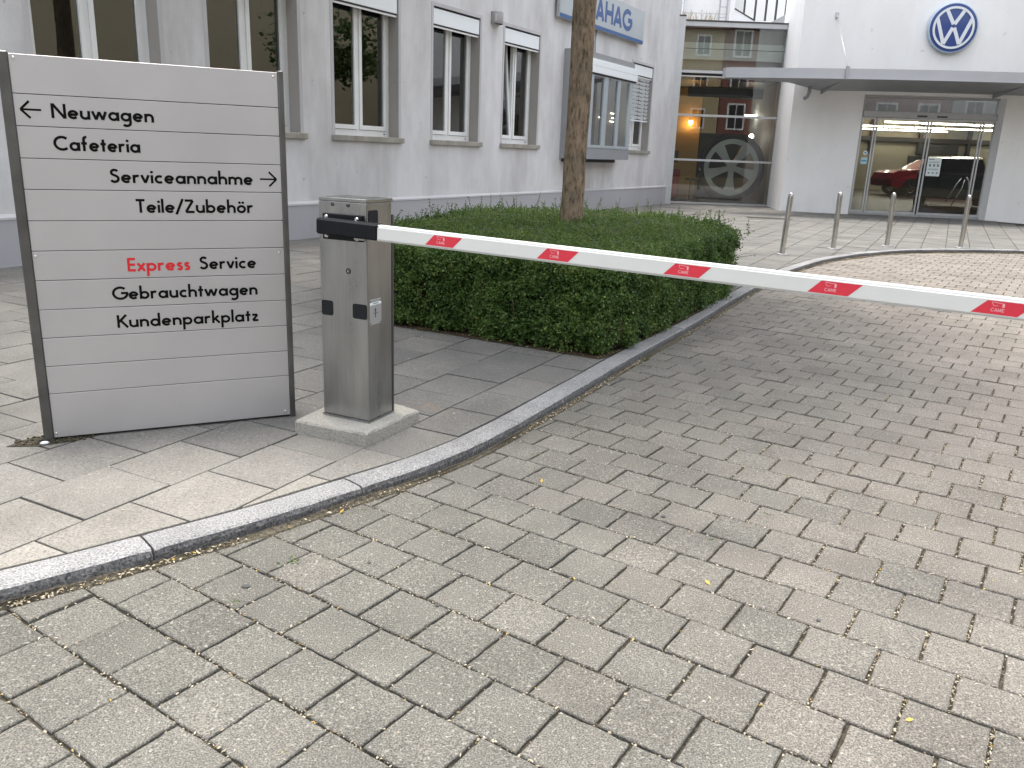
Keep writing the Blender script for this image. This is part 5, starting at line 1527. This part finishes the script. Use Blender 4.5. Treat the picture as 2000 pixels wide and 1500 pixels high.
tag(bpy.data.objects['roof_grass'], 'dry grass growing on the roof edge of the glazed link', 'grass', kind='stuff')
mb = MB(); mb.box(4.0, 7.6, 24.52, 28, 4.90, 4.945); tag(mb.build('link_roof', M_canopyu), 'flat grey roof of the glazed link', 'roof')

# small covers in the paving
dc = empty('drain_cover', 'dark rectangular drain cover in the paving before the white wall', 'drain cover', (5.75, 19.3, .059), R(-6))
mb = MB(); mb.box(-.5, .5, -.22, .22, -.02, .003); mb.build('frame', M_mull, dc)
mb = MB()
for i in range(9): mb.box(-.46, .46, -.19+i*.042, -.165+i*.042, .003, .007)
mb.build('grate', pbr('cast_iron', (.10, .095, .085), .7, .4), dc)
mb = MB(); mb.box(3.35, 4.55, 21.9, 23.0, .050, .063)
tag(mb.build('floor_mat', pbr('mat_grey', (.12, .12, .12), .9, var=.2, vscale=60)), 'dark grey ground cover panel in the corner by the glass bay', 'mat')

# ------------------------------------------------------------------ houses across the street, seen mirrored in the glass
def house(name, label, loc, rot, w, hgt, dep, wall, stories, nwin, zf=3.0, trim=None, win=(1.0, 1.5)):
    e = empty(name, label, 'house', loc, rot)
    m_ = MB(); m_.box(0, w, 0, dep, 0, hgt); m_.build('wall', wall, e)
    m_ = MB(); m_.add([(-.3,-.3,hgt),(w+.3,-.3,hgt),(w+.3,dep+.3,hgt),(-.3,dep+.3,hgt),(0,dep/2,hgt+1.2),(w,dep/2,hgt+1.2)], [(0,1,5,4),(2,3,4,5),(0,4,3),(1,2,5)]); m_.build('roof', pbr(name+'_roof', (.16, .08, .06), .8), e)
    m_ = MB(); m_.box(-.02, w+.02, -.12, -.001, 0, 3.15); m_.build('dark_band', M_room2, e)  # dark band added to dim the mirrored street level
    for s_ in range(1, stories):
        for i in range(nwin):
            x = (i+.5)*w/nwin; z = 1.0+s_*zf
            m_ = MB(); ring(m_, x-win[0]/2-.1, x+win[0]/2+.1, z-.1, z+win[1]+.1, .12, -.05, .0); m_.box(x-.03, x+.03, -.03, -.001, z, z+win[1]); f_ = m_.build('window', trim or M_frame, e)
            m_ = MB(); m_.add([(x-win[0]/2+.02, -.012, z+.02), (x+win[0]/2-.02, -.012, z+.02), (x+win[0]/2-.02, -.012, z+win[1]-.02), (x-win[0]/2+.02, -.012, z+win[1]-.02)], [(0,1,2,3)]); m_.build('pane', M_carglass, f_)
    return e
M_hy = wall_mat('ochre_render', (.50, .40, .24), (.3, .25, .2), .3)
M_hr = wall_mat('dark_red_render', (.24, .10, .09), (.2, .1, .1), .3)
M_hb = wall_mat('beige_render', (.46, .40, .28), (.3, .25, .2), .3)
M_hg = wall_mat('grey_render', (.36, .40, .42), (.2, .2, .2), .3)
house('ochre_house', 'ochre house mirrored in the left half of the glazed link', (14.6, -16, 0), R(180), 12, 10.4, 8, M_hy, 4, 4, 2.55, win=(.9, 1.25))
house('red_house', 'dark red house with pale window strips mirrored in the glazed link', (19.9, -16.2, 0), R(180), 5.2, 10.6, 8, M_hr, 4, 2, 2.55, trim=M_white, win=(1.15, 1.7))
house('grey_house', 'grey house mirrored at the right edge of the glazed link', (36, -16, 0), R(180), 16, 10.2, 8, M_hg, 3, 6, 3.0)
house('beige_house', 'beige house mirrored in the tall office windows', (29, 2, 0), R(90), 34, 11, 8, M_hb, 3, 11, 3.3)
t2 = empty('roadside_tree', 'leafy tree mirrored in the third office window', 'tree', (16.8, 18.4, .05))
trunk_mesh([(0,0,-.05),(0,0,1.2),(.05,0,2.4),(.0,.05,4.2)], [.16,.13,.12,.06], 20, 40, .006).build('trunk', M_bark, t2)
Q, C = crown_leaves((0, 0, 4.6), (1.7, 1.7, 1.5), 3200, .12, 36, 8); np_mesh('crown', Q, 4, M_tleaf, C, t2)
